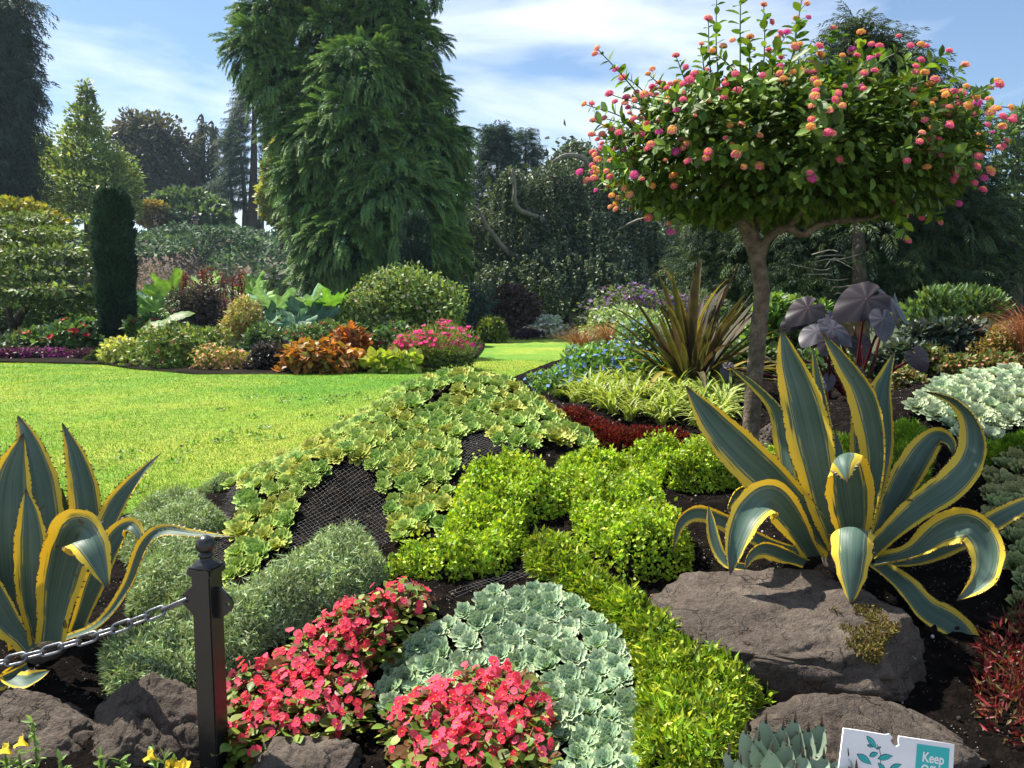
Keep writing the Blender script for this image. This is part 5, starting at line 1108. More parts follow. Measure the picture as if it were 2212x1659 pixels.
bush('orange_coleus', 'small upright orange coleus behind the main orange clump', 'coleus', 762, 790, 705, 90, 10.5, [(.50,.18,.04),(.42,.14,.04),(.22,.12,.04)], 700, .10, tmpl=OVAL, aspect=.65, stems=False)
bush('zinnia_clump', 'dark red zinnia clump behind the orange coleus', 'zinnia', 690, 785, 698, 190, 10.9, [(.09,.17,.05),(.13,.22,.07),(.06,.11,.03)], 2600, .08, flowers=([(.20,.03,.025),(.30,.05,.03),(.14,.02,.02)], 60, .08, .5))
bush('zinnia_clump', 'dark red zinnia clump between the coleus and the pink cosmos', 'zinnia', 845, 795, 695, 130, 10.7, [(.08,.15,.05),(.12,.21,.07)], 1900, .08, flowers=([(.26,.04,.03),(.34,.06,.05)], 36, .08, .4))
bush('sweet_potato_vine', 'lime green trailing leaves at the lawn edge below the cosmos', 'vine', 850, 804, 764, 120, 9.9, [(.40,.46,.07),(.32,.42,.06)], 420, .11, tmpl=OVAL, aspect=.8, depth=.5, stems=False)
bush('cosmos_clump', 'bright pink cosmos clump at the right end of the far border', 'cosmos', 950, 790, 688, 175, 10.4, [(.20,.28,.06),(.27,.34,.09),(.14,.21,.04)], 6500, .06, tmpl=NEEDLE, aspect=.14, updir=1.0, flowers=([(.80,.04,.26),(.86,.07,.36),(.66,.03,.20)], 170, .085, .42), clumps=14)
bush('cosmos_clump', 'low pink cosmos clump in front of the dark zinnias', 'cosmos', 880, 785, 720, 90, 10.3, [(.20,.28,.06),(.27,.34,.09)], 2200, .06, tmpl=NEEDLE, aspect=.14, updir=1.0, flowers=([(.80,.04,.24),(.7,.03,.2)], 55, .085, .35))
bush('tall_shrub', 'big loose green shrub with pale flowers behind the pink cosmos', 'shrub', 895, 745, 575, 240, 12.6, [(.15,.24,.06),(.20,.30,.08),(.10,.16,.04),(.26,.32,.12)], 11000, .075, shoots=26, flowers=([(.72,.52,.42),(.7,.6,.5)], 90, .07, .2), clumps=18, gap=.5)
bush('tall_shrub', 'loose green shrub with cream flowers left of the big one', 'shrub', 790, 745, 628, 150, 12.2, [(.14,.23,.06),(.20,.28,.09),(.24,.28,.12)], 5000, .075, shoots=10, flowers=([(.75,.62,.48),(.7,.5,.4)], 60, .07, .2), gap=.5)
bs = W1(890, 745, 12.6)
for px, ty in [(865,560),(880,556),(912,562),(935,574),(955,566),(845,585),(905,590)]:
    pass
bush('yellow_shrub', 'olive yellow shrub on bare stems behind the pink flowered shrub', 'shrub', 535, 740, 648, 115, 12.0, [(.34,.34,.10),(.42,.40,.14),(.26,.26,.07),(.45,.28,.14)], 2800, .07, aspect=.4, shoots=8)
bush('purple_smoke_bush', 'dark purple shrub between gunnera leaves and the yew column', 'shrub', 430, 730, 612, 130, 13.5, [(.06,.045,.055),(.09,.065,.075),(.05,.05,.04)], 3400, .07, shoots=14)
sp_ = thing('red_spire_plant', 'plant with rusty red flower spires rising above the purple shrub', 'perennial', W1(460, 720, 13.8)); ps = []
for k_ in range(18):
    x_ = rng.uniform(385, 535); t0 = W1(x_, 700, 13.8); t1 = W1(x_ + rng.normal(0, 4), rng.uniform(575, 615), 13.8); q = spline([t0, (t0 + t1) / 2 + rng.normal(0, .03, 3), t1], 8); ps.append(tube(q, .008, 4, (.12, .05, .04)))
    n_ = 90; s_ = rng.uniform(.35, 1, n_); P = t0 + (t1 - t0) * s_[:, None] + rng.normal(0, .03, (n_, 3)); ps.append(scatter(DIAMOND, P, rdir(n_, .8), rdir(n_), .05, .03, pal(n_, [(.20, .05, .045), (.28, .08, .06)], .2)))
j = join(ps); build('flower_spires', j[0], j[1], M['matte'], sp_, col=j[2])
def dahlia(name, label, px, by, ty, wpx, d, fl, n, fc):
    bush(name, label, 'dahlia', px, by, ty, wpx, d, [(.08,.17,.05),(.12,.23,.07),(.06,.11,.03)], n, .11, tmpl=OVAL, aspect=.5, flowers=(fc, fl, .14, .45))
dahlia('red_dahlia', 'red dahlia clump left of the yew column', 165, 762, 686, 140, 12.8, 26, 1900, [(.60,.03,.06),(.70,.06,.08)])
dahlia('red_dahlia', 'scarlet dahlia clump with small flowers next to the maple trunk', 95, 762, 712, 110, 12.9, 14, 1100, [(.68,.07,.05),(.72,.12,.08)])
dahlia('red_dahlia', 'crimson dahlia clump right of the yew column', 335, 742, 676, 105, 12.9, 34, 1500, [(.62,.02,.08),(.52,.02,.10)])
dahlia('red_dahlia', 'single red pompon dahlia standing in front of the yew column', 288, 745, 690, 30, 12.3, 3, 160, [(.70,.02,.05)])
bush('buff_perennial', 'buff flowered perennial clump at the foot of the maple', 'perennial', 70, 760, 712, 80, 13.2, [(.36,.30,.16),(.22,.24,.09)], 900, .09)
bush('leafy_mass', 'grey-green leafy shrub behind the red dahlias', 'shrub', 140, 745, 640, 170, 15.5, [(.09,.17,.07),(.13,.22,.10),(.07,.12,.05)], 3000, .11)
bush('leafy_mass', 'dark green shrub in the gap under the maple', 'shrub', 40, 745, 640, 160, 17.5, [(.05,.09,.03),(.07,.12,.05)], 2600, .12)
# gunnera
def gunnera(label, leaves_, base):
    g_ = thing('gunnera', label, 'gunnera', base)
    for px, py, d, L, td, N, c in leaves_:
        na, nr_ = 44, 5; S, D, Nn = frame(np.array([td], float), np.array([N], float)); S, D, Nn = S[0], D[0], Nn[0]; ctr = W1(px, py, d); V, C = [], []
        for i in range(nr_):
            f = i / (nr_ - 1)
            for k in range(na):
                t = 2 * np.pi * k / na; r = f * (.50 + .15 * math.cos(t * 5.5) * f + .06 * ((k % 2) - .5) * (f > .9) + .03 * rng.normal() * (f > .9)); notch = .55 if abs(t - np.pi) < .35 else 1
                z = .30 * r + .06 * math.cos(t * 11) * f * f + .04 * rng.normal() * f
                V.append(ctr + L * .74 * (S * math.sin(t) * r * notch + D * math.cos(t) * r * notch + Nn * z)); C.append(np.array(c) * (.85 + .3 * (.5 + .5 * math.cos(t * 11))))
        F = [(i * na + j, i * na + (j + 1) % na, (i + 1) * na + (j + 1) % na, (i + 1) * na + j) for i in range(nr_ - 1) for j in range(na)]
        o = build('leaf', V, np.array(F), M['leaf'], g_, col=np.array(C), smooth=False)
        q = spline([base + np.array([rng.normal(0, .1), rng.normal(0, .1), 0]), (base * .4 + ctr * .6) + np.array([0, 0, -.1]), ctr], 8); s = tube(q, .022, 6, (.16, .18, .07)); build('stalk', s[0], s[1], M['matte'], g_, col=s[2])
GB, GD = (.20,.38,.06), (.10,.22,.12)
gunnera('gunnera with broad dark lobed leaves behind the dark red zinnias', [(600,665,12.4,1.05,(-.5,-.3,.1),(.1,.35,.9),(.16,.30,.17)),(660,662,12.6,1.0,(.3,.2,.1),(0,.3,.9),(.18,.32,.2)),(672,690,11.9,.95,(.1,-.6,-.8),(.1,-.85,.5),(.06,.14,.09)),(715,660,12.1,.8,(.8,-.2,.35),(-.2,.2,.9),(.14,.32,.05)),(580,690,12.0,.75,(-.6,-.4,-.3),(-.2,-.5,.85),(.13,.26,.15)),(640,700,11.7,.7,(0,-.6,-.5),(0,-.6,.8),(.12,.25,.14)),(735,690,12.2,.7,(.8,-.3,-.2),(.2,-.2,.9),(.20,.34,.2))], W1(655, 760, 12.3))
gunnera('gunnera with sunlit lime leaves right of the yew column', [(370,636,14.2,1.0,(-.7,.1,.6),(-.2,-.75,.5),GB),(345,672,13.8,1.0,(-.6,-.1,.25),(-.1,-.6,.75),GB),(312,690,13.6,.9,(-.7,-.2,.1),(0,-.5,.85),GB),(320,655,14.6,.95,(-.2,.3,.1),(0,.2,1),(.14,.28,.16)),(440,625,14.8,.9,(.4,.2,.2),(-.1,-.4,.85),GB),(400,692,13.4,.5,(.6,-.2,-.3),(0,-.75,.6),(.10,.22,.10))], W1(350, 745, 14.0))
gunnera('gunnera with lime leaves above the olive yellow shrub', [(545,628,14.5,.85,(.7,.1,.35),(.1,-.6,.75),GB),(560,645,14.2,.8,(.8,-.1,-.1),(.1,-.6,.8),GB),(515,640,14.8,.8,(-.3,.2,.1),(0,-.3,.9),(.12,.24,.1))], W1(540, 735, 14.4))
gunnera('gunnera with a few bright leaves left of the yew column', [(215,650,15.0,.8,(-.4,.1,.1),(0,-.1,1),(.16,.32,.16)),(195,652,14.6,.6,(-.6,0,.2),(-.1,-.4,.9),GB)], W1(215, 745, 15.0))
ba = thing('hosta', 'bright broad leaved hosta in front of the crimson dahlias', 'hosta', W1(350, 745, 11.9))
for px, py, L, td, N in [(340,700,.27,(-.8,-.2,-.1),(0,-.5,.85)),(365,688,.25,(.7,0,.3),(0,-.4,.9)),(385,680,.24,(.6,.2,.2),(-.2,-.5,.8)),(330,712,.26,(-.4,-.5,-.6),(0,-.7,.6))]:
    heart_leaf(W1(px, py, 11.8), L, td, N, (.11, .20, .03), 'leaf', ba, M['leaf'], W1(350, 745, 11.9), scol=(.16, .22, .05))
# beyond the cosmos
bush('golden_conifer', 'rounded golden-green dwarf conifer at the end of the far border', 'shrub', 1060, 742, 682, 78, 17.0, [(.20,.24,.03),(.14,.19,.03),(.07,.11,.02)], 3000, .08, stems=False)
bush('blue_juniper', 'spreading blue-grey juniper behind the big loose shrub', 'shrub', 1010, 735, 605, 120, 18.5, [(.035,.07,.06),(.05,.09,.08)], 4000, .14, tmpl=NEEDLE, aspect=.22, stems=False)
bush('purple_berberis', 'dark plum coloured shrub left of the weeping beech trunk', 'shrub', 1110, 715, 615, 125, 19.5, [(.05,.035,.045),(.08,.05,.055),(.10,.05,.04)], 4200, .10, shoots=14)
bush('white_bedding', 'white flowered bedding strip at the far end of the lawn', 'bedding plants', 1185, 727, 702, 130, 18.5, [(.30,.34,.22),(.2,.26,.12)], 1500, .09, flowers=([(.80,.78,.68),(.78,.72,.55)], 330, .11, .1), depth=.25, stems=False)
bush('white_bedding', 'silver white shrub shining under the weeping beech', 'bedding plants', 1180, 712, 684, 60, 19.5, [(.60,.66,.62),(.48,.55,.5)], 1100, .09, stems=False)
bush('purple_bedding', 'dark purple bedding strip in front of the white flowers', 'bedding plants', 1135, 729, 714, 75, 18.0, [(.05,.025,.05),(.07,.03,.07)], 900, .08, depth=.3, stems=False)
bush('under_shrub', 'dark shrub in the shade right of the weeping beech trunk', 'shrub', 1330, 715, 650, 170, 21, [(.03,.05,.025),(.05,.07,.035)], 3000, .14)
bush('under_shrub', 'dark shrub in the shade behind the plum coloured shrub', 'shrub', 1190, 700, 640, 150, 30, [(.03,.045,.025),(.045,.06,.035)], 2600, .2)

# ------------------------------------------------------------------ trees
def trunk_part(parent, paths, mat='bark', col=(.1, .08, .06)):
    j = join([tube(spline(p, 14), np.linspace(r0, r1, 14), 9, col, .06) for p, r0, r1 in paths]); return build('trunk', j[0], j[1], M[mat], parent, smooth=True)
def lobes_px(L, d0): return [(W1(px, py, d0 + dd), np.array([rx, rx if ry_ is None else ry_, rz]) * (d0 / FPX)) for px, py, rx, rz, dd, ry_ in [(*l, None) if len(l) == 5 else l for l in L]]
def lobed_tree(name, label, base, lobes, cols, n, leaf, mat='leaf', tmpl=DIAMOND, aspect=.6, trunk=None, droop=0.0, gap=.4, tmat='bark', updir=0.2, cat='tree', shellw=1.6, group=None, lumpy=.0, w=None):
    r = thing(name, label, cat, base, group); vol = np.array([(l[1][0] * l[1][2]) ** .9 for l in lobes]); pick = rng.choice(len(lobes), n, p=vol / vol.sum())
    C0 = np.array([l[0] for l in lobes])[pick]; Rr = np.array([l[1] for l in lobes])[pick]; v = rdir(n, .15)
    rad = 1 - gap * rng.random((n, 1)) ** shellw
    if lumpy: rad = rad * (1 + lumpy * vnoise(C0 * .7 + v * 3.1, 1.0, 3))[:, None]
    P = C0 + v * Rr * rad; D = unit(v + .9 * rdir(n) + np.array([0, 0, updir - droop])); Nn = unit(v * .6 + np.array([0, 0, .7]) + .6 * rdir(n))
    L = leaf * rng.uniform(.6, 1.4, n); br = 1 + .22 * vnoise(P, .8, 5); g = scatter(tmpl, P, D, Nn, L, L * aspect, pal(n, cols, .16, w) * br[:, None])
    build('crown', g[0], g[1], M[mat], r, col=g[2])
    if trunk: trunk_part(r, trunk, tmat)
    return r
# drooping conifer spray: a curved axis with side branchlets (unit length)
def spray_template(nb=11, per=5, droop=.55):
    rs = np.random.default_rng(4); Vs, Fs = [], []; o = 0
    for i in range(nb):
        s = .12 + .88 * i / (nb - 1); c = np.array([0, s, -droop * s * s])
        for sg in (-1, 1):
            for k in range(per):
                t = (k + 1) / per; ln = .30 * (1 - .55 * s); a = c + np.array([sg * ln * t * .75, ln * t * .55, -.16 * t * t])
                d = unit(np.array([[sg * (.9 - .3 * k / per) + rs.normal(0, .3), .8, -.35 - .4 * t + rs.normal(0, .25)]]))
                g = scatter(NEEDLE, a[None], d, np.array([[0, 0, 1.0]]) + rs.normal(0, .4, (1, 3)), .19, .062, np.zeros((1, 3))); Vs.append(g[0]); Fs.append(g[1] + o); o += 3
    return np.concatenate(Vs), np.concatenate(Fs)
SPRAY = spray_template(); SPRAYS = spray_template(7, 3, .35)
def spray_tree(name, label, base, lobes, cols, n, size, tmpl=SPRAY, trunk=None, inner=0, droop=.5, lumpy=.2, mat='needle', horiz=0, gap=.35, tip=None, top=.12):
    r = thing(name, label, 'tree', base); vol = np.array([(l[1][0] * l[1][2]) ** .72 for l in lobes]); pick = rng.choice(len(lobes), n, p=vol / vol.sum())
    C0 = np.array([l[0] for l in lobes])[pick]; Rr = np.array([l[1] for l in lobes])[pick]; v = rdir(n, top)
    P = C0 + v * Rr * (1 - gap * rng.random((n, 1)) ** 1.5) * (1 + lumpy * vnoise(C0 + v * 2.3, 1.1, 3))[:, None]
    out = v.copy(); out[:, 2] = np.minimum(out[:, 2], .45) * (1 - horiz) + .05 - droop * rng.random(n); D = unit(out + .25 * rdir(n)); Nn = unit(np.array([0, 0, 1.0]) + .4 * v + .25 * rdir(n))
    L = size * rng.uniform(.5, 1.6, n); C = pal(n, cols, .15); br = 1 + .2 * vnoise(P, .6, 5)
    g = scatter(tmpl, P, D, Nn, L, L, C * br[:, None]); parts = [g]
    if tip is not None:      # colour lightens towards each spray's end, painting in sunlit tips
        yy = np.tile(tmpl[0][:, 1], n)[:, None]; g = (g[0], g[1], g[2] * (1 - .6 * yy) + np.array(tip) * .6 * yy); parts = [g]
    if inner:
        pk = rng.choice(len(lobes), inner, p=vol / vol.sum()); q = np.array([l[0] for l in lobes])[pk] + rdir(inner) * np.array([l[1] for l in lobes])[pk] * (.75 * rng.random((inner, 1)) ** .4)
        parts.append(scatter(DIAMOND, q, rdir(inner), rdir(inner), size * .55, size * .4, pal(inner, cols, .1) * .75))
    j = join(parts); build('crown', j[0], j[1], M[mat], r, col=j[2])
    if trunk: trunk_part(r, trunk)
    return r
# the big feathery conifer
D1 = 22.0
LB = [(840,45,72,80,0),(720,110,110,90,.3),(590,60,75,85,0),(560,120,60,70,-.6),(880,120,85,85,-.3),(620,190,80,85,-.5),(790,200,125,110,-1.2),(915,230,62,90,0),(650,290,75,85,-.8),(760,320,120,110,-1.8),(890,330,105,100,-1.0),(955,330,58,90,0),
      (725,-20,75,85,.3),(700,410,95,95,-1.6),(840,430,120,105,-2.2),(950,440,62,90,-.5),(645,400,45,75,-.6),(690,510,60,90,-1.6),(770,540,95,95,-2.4),(880,540,100,95,-2.2),(950,545,55,85,-.8),(700,590,48,55,-1.9),(790,610,75,60,-2.2),(900,610,80,60,-1.8),(860,-60,110,90,0),(800,130,70,120,.4),(620,10,40,60,.2)]
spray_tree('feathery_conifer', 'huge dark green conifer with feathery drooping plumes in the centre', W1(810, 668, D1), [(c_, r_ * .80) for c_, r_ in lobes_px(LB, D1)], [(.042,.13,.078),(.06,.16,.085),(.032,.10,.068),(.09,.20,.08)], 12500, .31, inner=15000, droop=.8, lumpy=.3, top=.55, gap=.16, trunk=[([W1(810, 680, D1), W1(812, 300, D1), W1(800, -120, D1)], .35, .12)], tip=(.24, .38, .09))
# weeping beech
D2 = 27.0
wb = thing('weeping_beech', 'weeping beech whose dark leafy curtains hang to the ground', 'tree', W1(1245, 694, D2))
def dome(px):   # top outline of the crown in photo pixels
    return np.interp(px, [1005,1040,1075,1100,1130,1160,1190,1215,1245,1275,1300,1330,1370,1420,1470,1515], [520,470,400,365,425,400,345,310,300,330,380,400,430,470,520,600])
parts = []
DOMES = [(1250,302,60,430,0),(1262,335,105,640,-.6),(1195,345,60,600,-1.4),(1110,365,38,520,-2.2),(1120,430,75,640,-1.8),(1040,452,45,640,-1.6),(1330,392,95,640,-.8),(1400,440,85,640,-1.2),(1465,520,65,655,-.6),(1180,520,110,650,-2.6),(1300,520,130,650,-2.2),(1090,560,85,655,-2.6),(1230,610,110,665,-3.2),(1350,610,110,665,-2.8),(1440,610,90,660,-2.0),(1250,430,120,620,-1.5)]
for (cx, tp_, hw, bt, dd) in DOMES:
    for k_ in range(int(hw * 1.7)):
        a = rng.uniform(0, 6.28); u = math.sqrt(rng.random()); x = cx + hw * u * math.cos(a); dep = D2 + dd - hw / FPX * D2 * .9 * u * math.sin(a); y0 = tp_ + hw * .75 * u ** 2.4 + rng.normal(0, 4)
        ln = min(bt - y0 + rng.normal(0, 12), rng.uniform(.35, 1.0) * (70 + hw * .9))
        if ln < 14: continue
        n_ = max(6, int(ln / 2.4)); s = np.linspace(0, 1, n_ := int(n_ * 1.35)); out_ = (x - cx) / hw * ln * .16 + rng.normal(0, 5)
        P = W(x + out_ * s ** .8 + rng.normal(0, 1.3, n_), y0 + ln * s, np.full(n_, dep)) + rng.normal(0, .028, (n_, 3))
        parts.append(scatter(DIAMOND, P, rdir(n_, -.9), unit(np.array([0, -.4, .6]) + .8 * rdir(n_)), .115 * rng.uniform(.7, 1.3, n_), .075, pal(n_, [(.075,.11,.07),(.105,.15,.09),(.055,.085,.06),(.16,.20,.13)], .2) * rng.uniform(.75, 1.25)))
n_ = 9000; px = rng.uniform(1020, 1500, n_); tt_ = rng.random(n_); py = dome(px) + 25 + tt_ * (640 - dome(px) - 25); P = W(px, py, np.full(n_, D2 + 1.2)) + rng.normal(0, .4, (n_, 3)); parts.append(scatter(DIAMOND, P, rdir(n_, -.8), rdir(n_), .3, .22, pal(n_, [(.04,.065,.035)], .15)))  # inner fill coloured darker to stand in for shade between the hanging strands
j = join(parts); build('crown', j[0], j[1], M['leaf'], wb, col=j[2])
PT = lambda *a: [W1(*q) for q in a]
trunk_part(wb, [(PT((1250,705,D2),(1250,600,D2),(1255,480,D2),(1245,380,D2)), .36, .16), (PT((1252,520,D2),(1275,420,D2-1),(1268,350,D2-1.5),(1225,335,D2-2),(1195,350,D2-2.3)), .13, .05), (PT((1250,560,D2),(1180,480,D2-2),(1118,450,D2-3),(1112,400,D2-3.2),(1106,365,D2-3.3)), .11, .04),
                (PT((1240,600,D2),(1120,560,D2-2.5),(1060,500,D2-3),(1030,450,D2-3),(1010,445,D2-3)), .10, .03), (PT((1250,560,D2),(1330,500,D2-2),(1400,470,D2-3),(1440,500,D2-3.4)), .06, .015)], 'grey_bark')
# dark conifer on the right
D3 = 11.5
LC = [(1560,480,90,80,.9),(1530,600,80,70,.9),(1850,75,42,42,0),(1880,120,70,55,0),(1930,150,60,55,.2),(1830,160,60,60,0),(1900,215,110,70,0),(1980,170,30,40,.2),(1760,210,50,50,.3),(1960,260,95,70,0),(1830,290,130,80,.2),(2030,310,75,80,.2),(1730,330,110,90,.4),(1930,360,150,95,0),(2060,400,85,90,.3),(1800,410,160,90,.2),(1650,440,110,90,.6),(2000,470,150,90,-.2),(2110,500,90,90,.3),(1850,520,170,90,-.2),(1700,540,150,90,.3),(1580,560,80,80,.8),(2090,590,120,80,0),(1950,600,150,75,-.3),(1780,620,160,70,0),(1620,630,100,60,.5)]
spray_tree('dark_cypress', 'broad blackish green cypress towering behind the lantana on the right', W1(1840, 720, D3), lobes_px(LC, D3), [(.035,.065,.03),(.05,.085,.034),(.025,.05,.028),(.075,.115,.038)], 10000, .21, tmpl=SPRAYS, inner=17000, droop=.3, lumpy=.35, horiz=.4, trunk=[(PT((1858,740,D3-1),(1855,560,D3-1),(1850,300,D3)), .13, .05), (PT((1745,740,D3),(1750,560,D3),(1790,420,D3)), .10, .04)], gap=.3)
def snags(parent, n, xr, yr, d):
    ps = []
    for _ in range(n):
        x, y = rng.uniform(*xr), rng.uniform(*yr); a = rng.choice([-1, 1]); ps.append(tube(spline(PT((x, y, d), (x + a * rng.uniform(20, 40), y + rng.uniform(-14, 10), d - .3), (x + a * rng.uniform(50, 90), y + rng.uniform(-20, 30), d - .5)), 7), np.linspace(.010, .003, 7), 5, (.3, .28, .25)))
    j = join(ps); return build('dead_branches', j[0], j[1], M['grey_bark'], parent)
snags(bpy.data.objects['dark_cypress'], 12, (1735, 1870), (540, 700), D3 - 1.0)
# yew columns
def yew(name, label, px, by, ty, wpx, d, n, cols):
    k = d / FPX; b = W1(px, by, d); h = (by - ty) * k; rx = wpx * k / 2; r = thing(name, label, 'tree', b); th = rng.uniform(0, 6.28, n); z = rng.random(n); prof = np.interp(z, [0, .08, .5, .85, .95, 1], [.78, .88, .98, 1.0, .85, .45])
    q3 = np.stack([np.cos(th) * 3, np.sin(th) * 3, z * 9], 1); lump = 1 + .17 * vnoise(q3, 1.6, 6) + .14 * vnoise(q3 * np.array([1, 1, .6]), 4.5, 7); rr = prof * lump * (1 - .3 * rng.random(n) ** 2.2)
    P = b + np.stack([rx * rr * np.cos(th), rx * rr * np.sin(th), z * h], 1); out = np.stack([np.cos(th), np.sin(th), np.full(n, .9)], 1); P[:, 2] += (z > .8) * (rng.random(n) * .12 + .22 * np.clip(vnoise(q3 * np.array([1, 1, 0]), 2.5, 9), 0, 1))
    g = scatter(NEEDLE, P, unit(out + .5 * rdir(n)), rdir(n), rng.uniform(.05, .11, n), .032, pal(n, cols, .2)); build('crown', g[0], g[1], M['needle'], r, col=g[2])
    trunk_part(r, [([b + np.array([0, 0, -.05]), b + np.array([0, 0, h * .5]), b + np.array([0, 0, h * .85])], .12, .04)]); return r
yew('yew_column', 'tall blackish green yew column on the left', 258, 752, 436, 68, 13.0, 42000, [(.028,.065,.05),(.05,.095,.07),(.02,.045,.038)])
yew('yew_column', 'shorter dark yew column in front of the feathery conifer', 898, 700, 482, 58, 16.5, 16000, [(.03,.065,.058),(.05,.085,.075),(.022,.045,.042)])
# layered maple on the left
D4 = 15.0
LM = [(20,478,60,20,0),(75,505,62,18,-.3),(0,520,70,22,-.6),(135,500,40,14,.4),(105,545,70,16,-.6),(30,555,80,18,-.9),(165,550,45,14,-.2),(70,590,80,16,-1.0),(150,590,52,14,-.5),(0,605,70,18,-1.0),(195,575,26,11,0),(110,625,80,15,-1.2),(30,640,60,14,-1.1),(180,625,38,13,-.6),(75,655,55,11,-.8),(150,662,50,11,-.6),(-40,560,70,60,0),(60,470,40,12,.2),(195,640,22,9,-.4),(208,530,22,7,0),(212,600,20,7,.2),(190,470,24,8,.2),(215,565,14,6,.3)]
lobed_tree('japanese_maple', 'spreading green maple with layered branches at the left edge', W1(28, 750, D4), [(c_, r_ * np.array([1, 1, .62])) for c_, r_ in lobes_px(LM, D4)], [(.12,.18,.055),(.17,.24,.07),(.08,.13,.045),(.22,.28,.12)], 6800, .10, aspect=.55, gap=.7, updir=-.1, lumpy=.45, w=None,
           trunk=[(PT((28,756,D4),(35,700,D4),(75,640,D4-.3),(140,580,D4-.5),(170,540,D4)), .10, .02), (PT((30,720,D4),(15,660,D4-.4),(-10,600,D4-.4)), .07, .02), (PT((40,700,D4),(60,620,D4+.2),(60,520,D4)), .06, .02), (PT((75,650,D4),(110,650,D4-.6),(170,640,D4-.6)), .04, .012), (PT((28,735,D4),(0,725,D4-.3),(-20,728,D4-.5)), .06, .03)])
lobed_tree('golden_maple', 'small yellow leaved tree behind the layered maple', W1(40, 700, 20), lobes_px([(30,460,70,26,0),(80,480,60,22,0),(0,480,60,30,0),(60,500,80,26,.3)], 20), [(.34,.30,.035),(.26,.27,.04),(.2,.23,.05)], 4200, .15, trunk=[(PT((40,720,20),(42,600,20),(40,480,20)), .12, .04)])
# trees on and around the hill
D5 = 38.0
LT = [(20,30,62,70,0),(5,120,75,80,0),(22,200,60,80,0),(5,290,78,90,0),(18,370,70,70,0),(-40,200,60,200,0),(20,420,70,50,0),(70,185,18,14,-.5)]
spray_tree('tall_conifer', 'very tall dark conifer cut off by the left edge of the photo', W1(10, 640, D5), [(c_ - np.array([.25, 0, 0]), r_ * np.array([.66, .66, 1])) for c_, r_ in lobes_px(LT, D5)], [(.045,.07,.055),(.06,.09,.06),(.035,.055,.05)], 3600, .80, tmpl=SPRAYS, inner=9000, droop=.95, lumpy=.2, trunk=[(PT((0,660,D5),(0,300,D5),(0,-60,D5)), .5, .2)])
D6 = 46.0
LP = [(188,215,14,36,0),(186,262,34,32,0),(180,305,50,32,0),(195,345,70,34,-.5),(150,370,55,34,0),(235,375,62,36,-.3),(190,410,95,36,-1),(265,400,40,36,0),(110,390,40,32,.5),(140,430,60,30,-.5),(260,440,45,30,-.4),(200,455,90,30,-1)]
lobed_tree('dawn_redwood', 'light green cone shaped tree rising on the left of the hill', W1(195, 600, D6), lobes_px(LP, D6), [(.19,.28,.07),(.26,.35,.08),(.14,.22,.06),(.33,.37,.08)], 17000, .27, aspect=.5, gap=.6, updir=.1, lumpy=.3, trunk=[(PT((195,620,D6),(190,420,D6),(187,200,D6)), .35, .08)])
lobed_tree('bright_shrub', 'pale green tree between the tall conifer and the cone shaped tree', W1(105, 560, 50), lobes_px([(100,360,40,34,0),(95,410,50,40,0),(85,320,22,20,0),(130,400,40,40,0)], 50), [(.16,.24,.06),(.22,.29,.09)], 3400, .4, trunk=[(PT((105,580,50),(100,450,50),(98,340,50)), .25, .08)])
D7 = 72.0
LO = [(300,280,50,36,0),(345,285,48,34,0),(275,310,45,36,.5),(330,330,62,40,0),(385,330,40,36,0),(300,370,70,40,0),(370,385,60,40,0),(320,420,80,36,0),(400,410,30,34,0)]
lobed_tree('copper_beech', 'round brownish purple tree on the hilltop', W1(335, 500, D7), lobes_px(LO, D7), [(.09,.085,.075),(.13,.115,.09),(.07,.07,.065),(.10,.12,.075)], 11000, .42, gap=.75, lumpy=.3, trunk=[(PT((335,520,D7),(332,420,D7),(330,300,D7)), .5, .12), (PT((334,450,D7),(370,380,D7),(385,330,D7)), .25, .08), (PT((334,440,D7),(300,360,D7),(290,300,D7)), .25, .08)])
D8 = 74.0
for lb, px, ty, w_ in [('slender weeping cypress with the tallest bent tip on the hilltop', 440, 252, 26), ('slender weeping cypress right of the tallest one', 462, 266, 24), ('slender weeping cypress nearest the copper beech', 424, 290, 22)]:
    parts = []; b = W1(px, 505, D8)
    for k_ in range(70):
        y = ty + (480 - ty) * rng.random(); wd = w_ * (.35 + .9 * (y - ty) / (480 - ty)); x = px + rng.uniform(-1, 1) * wd; n_ = 16; s = np.linspace(0, 1, n_); ln = rng.uniform(18, 55)
        parts.append(scatter(NEEDLE, W(x + rng.normal(0, 1.2, n_), y + ln * s, np.full(n_, D8 + rng.normal(0, .8))), rdir(n_, -1.5), rdir(n_), 1.0, .16, pal(n_, [(.05,.07,.05),(.07,.09,.06)], .2)))
    r = thing('weeping_cypress', lb, 'tree', b); j = join(parts); build('crown', j[0], j[1], M['needle'], r, col=j[2]); trunk_part(r, [(PT((px,510,D8),(px,380,D8),(px-2,ty+8,D8),(px-9,ty,D8),(px-15,ty+12,D8)), .22, .04)])
D9 = 68.0
parts = []; b = W1(540, 510, D9); cr_ = thing('cedar', 'dark cedar with flat horizontal branches left of the feathery conifer', 'tree', b)
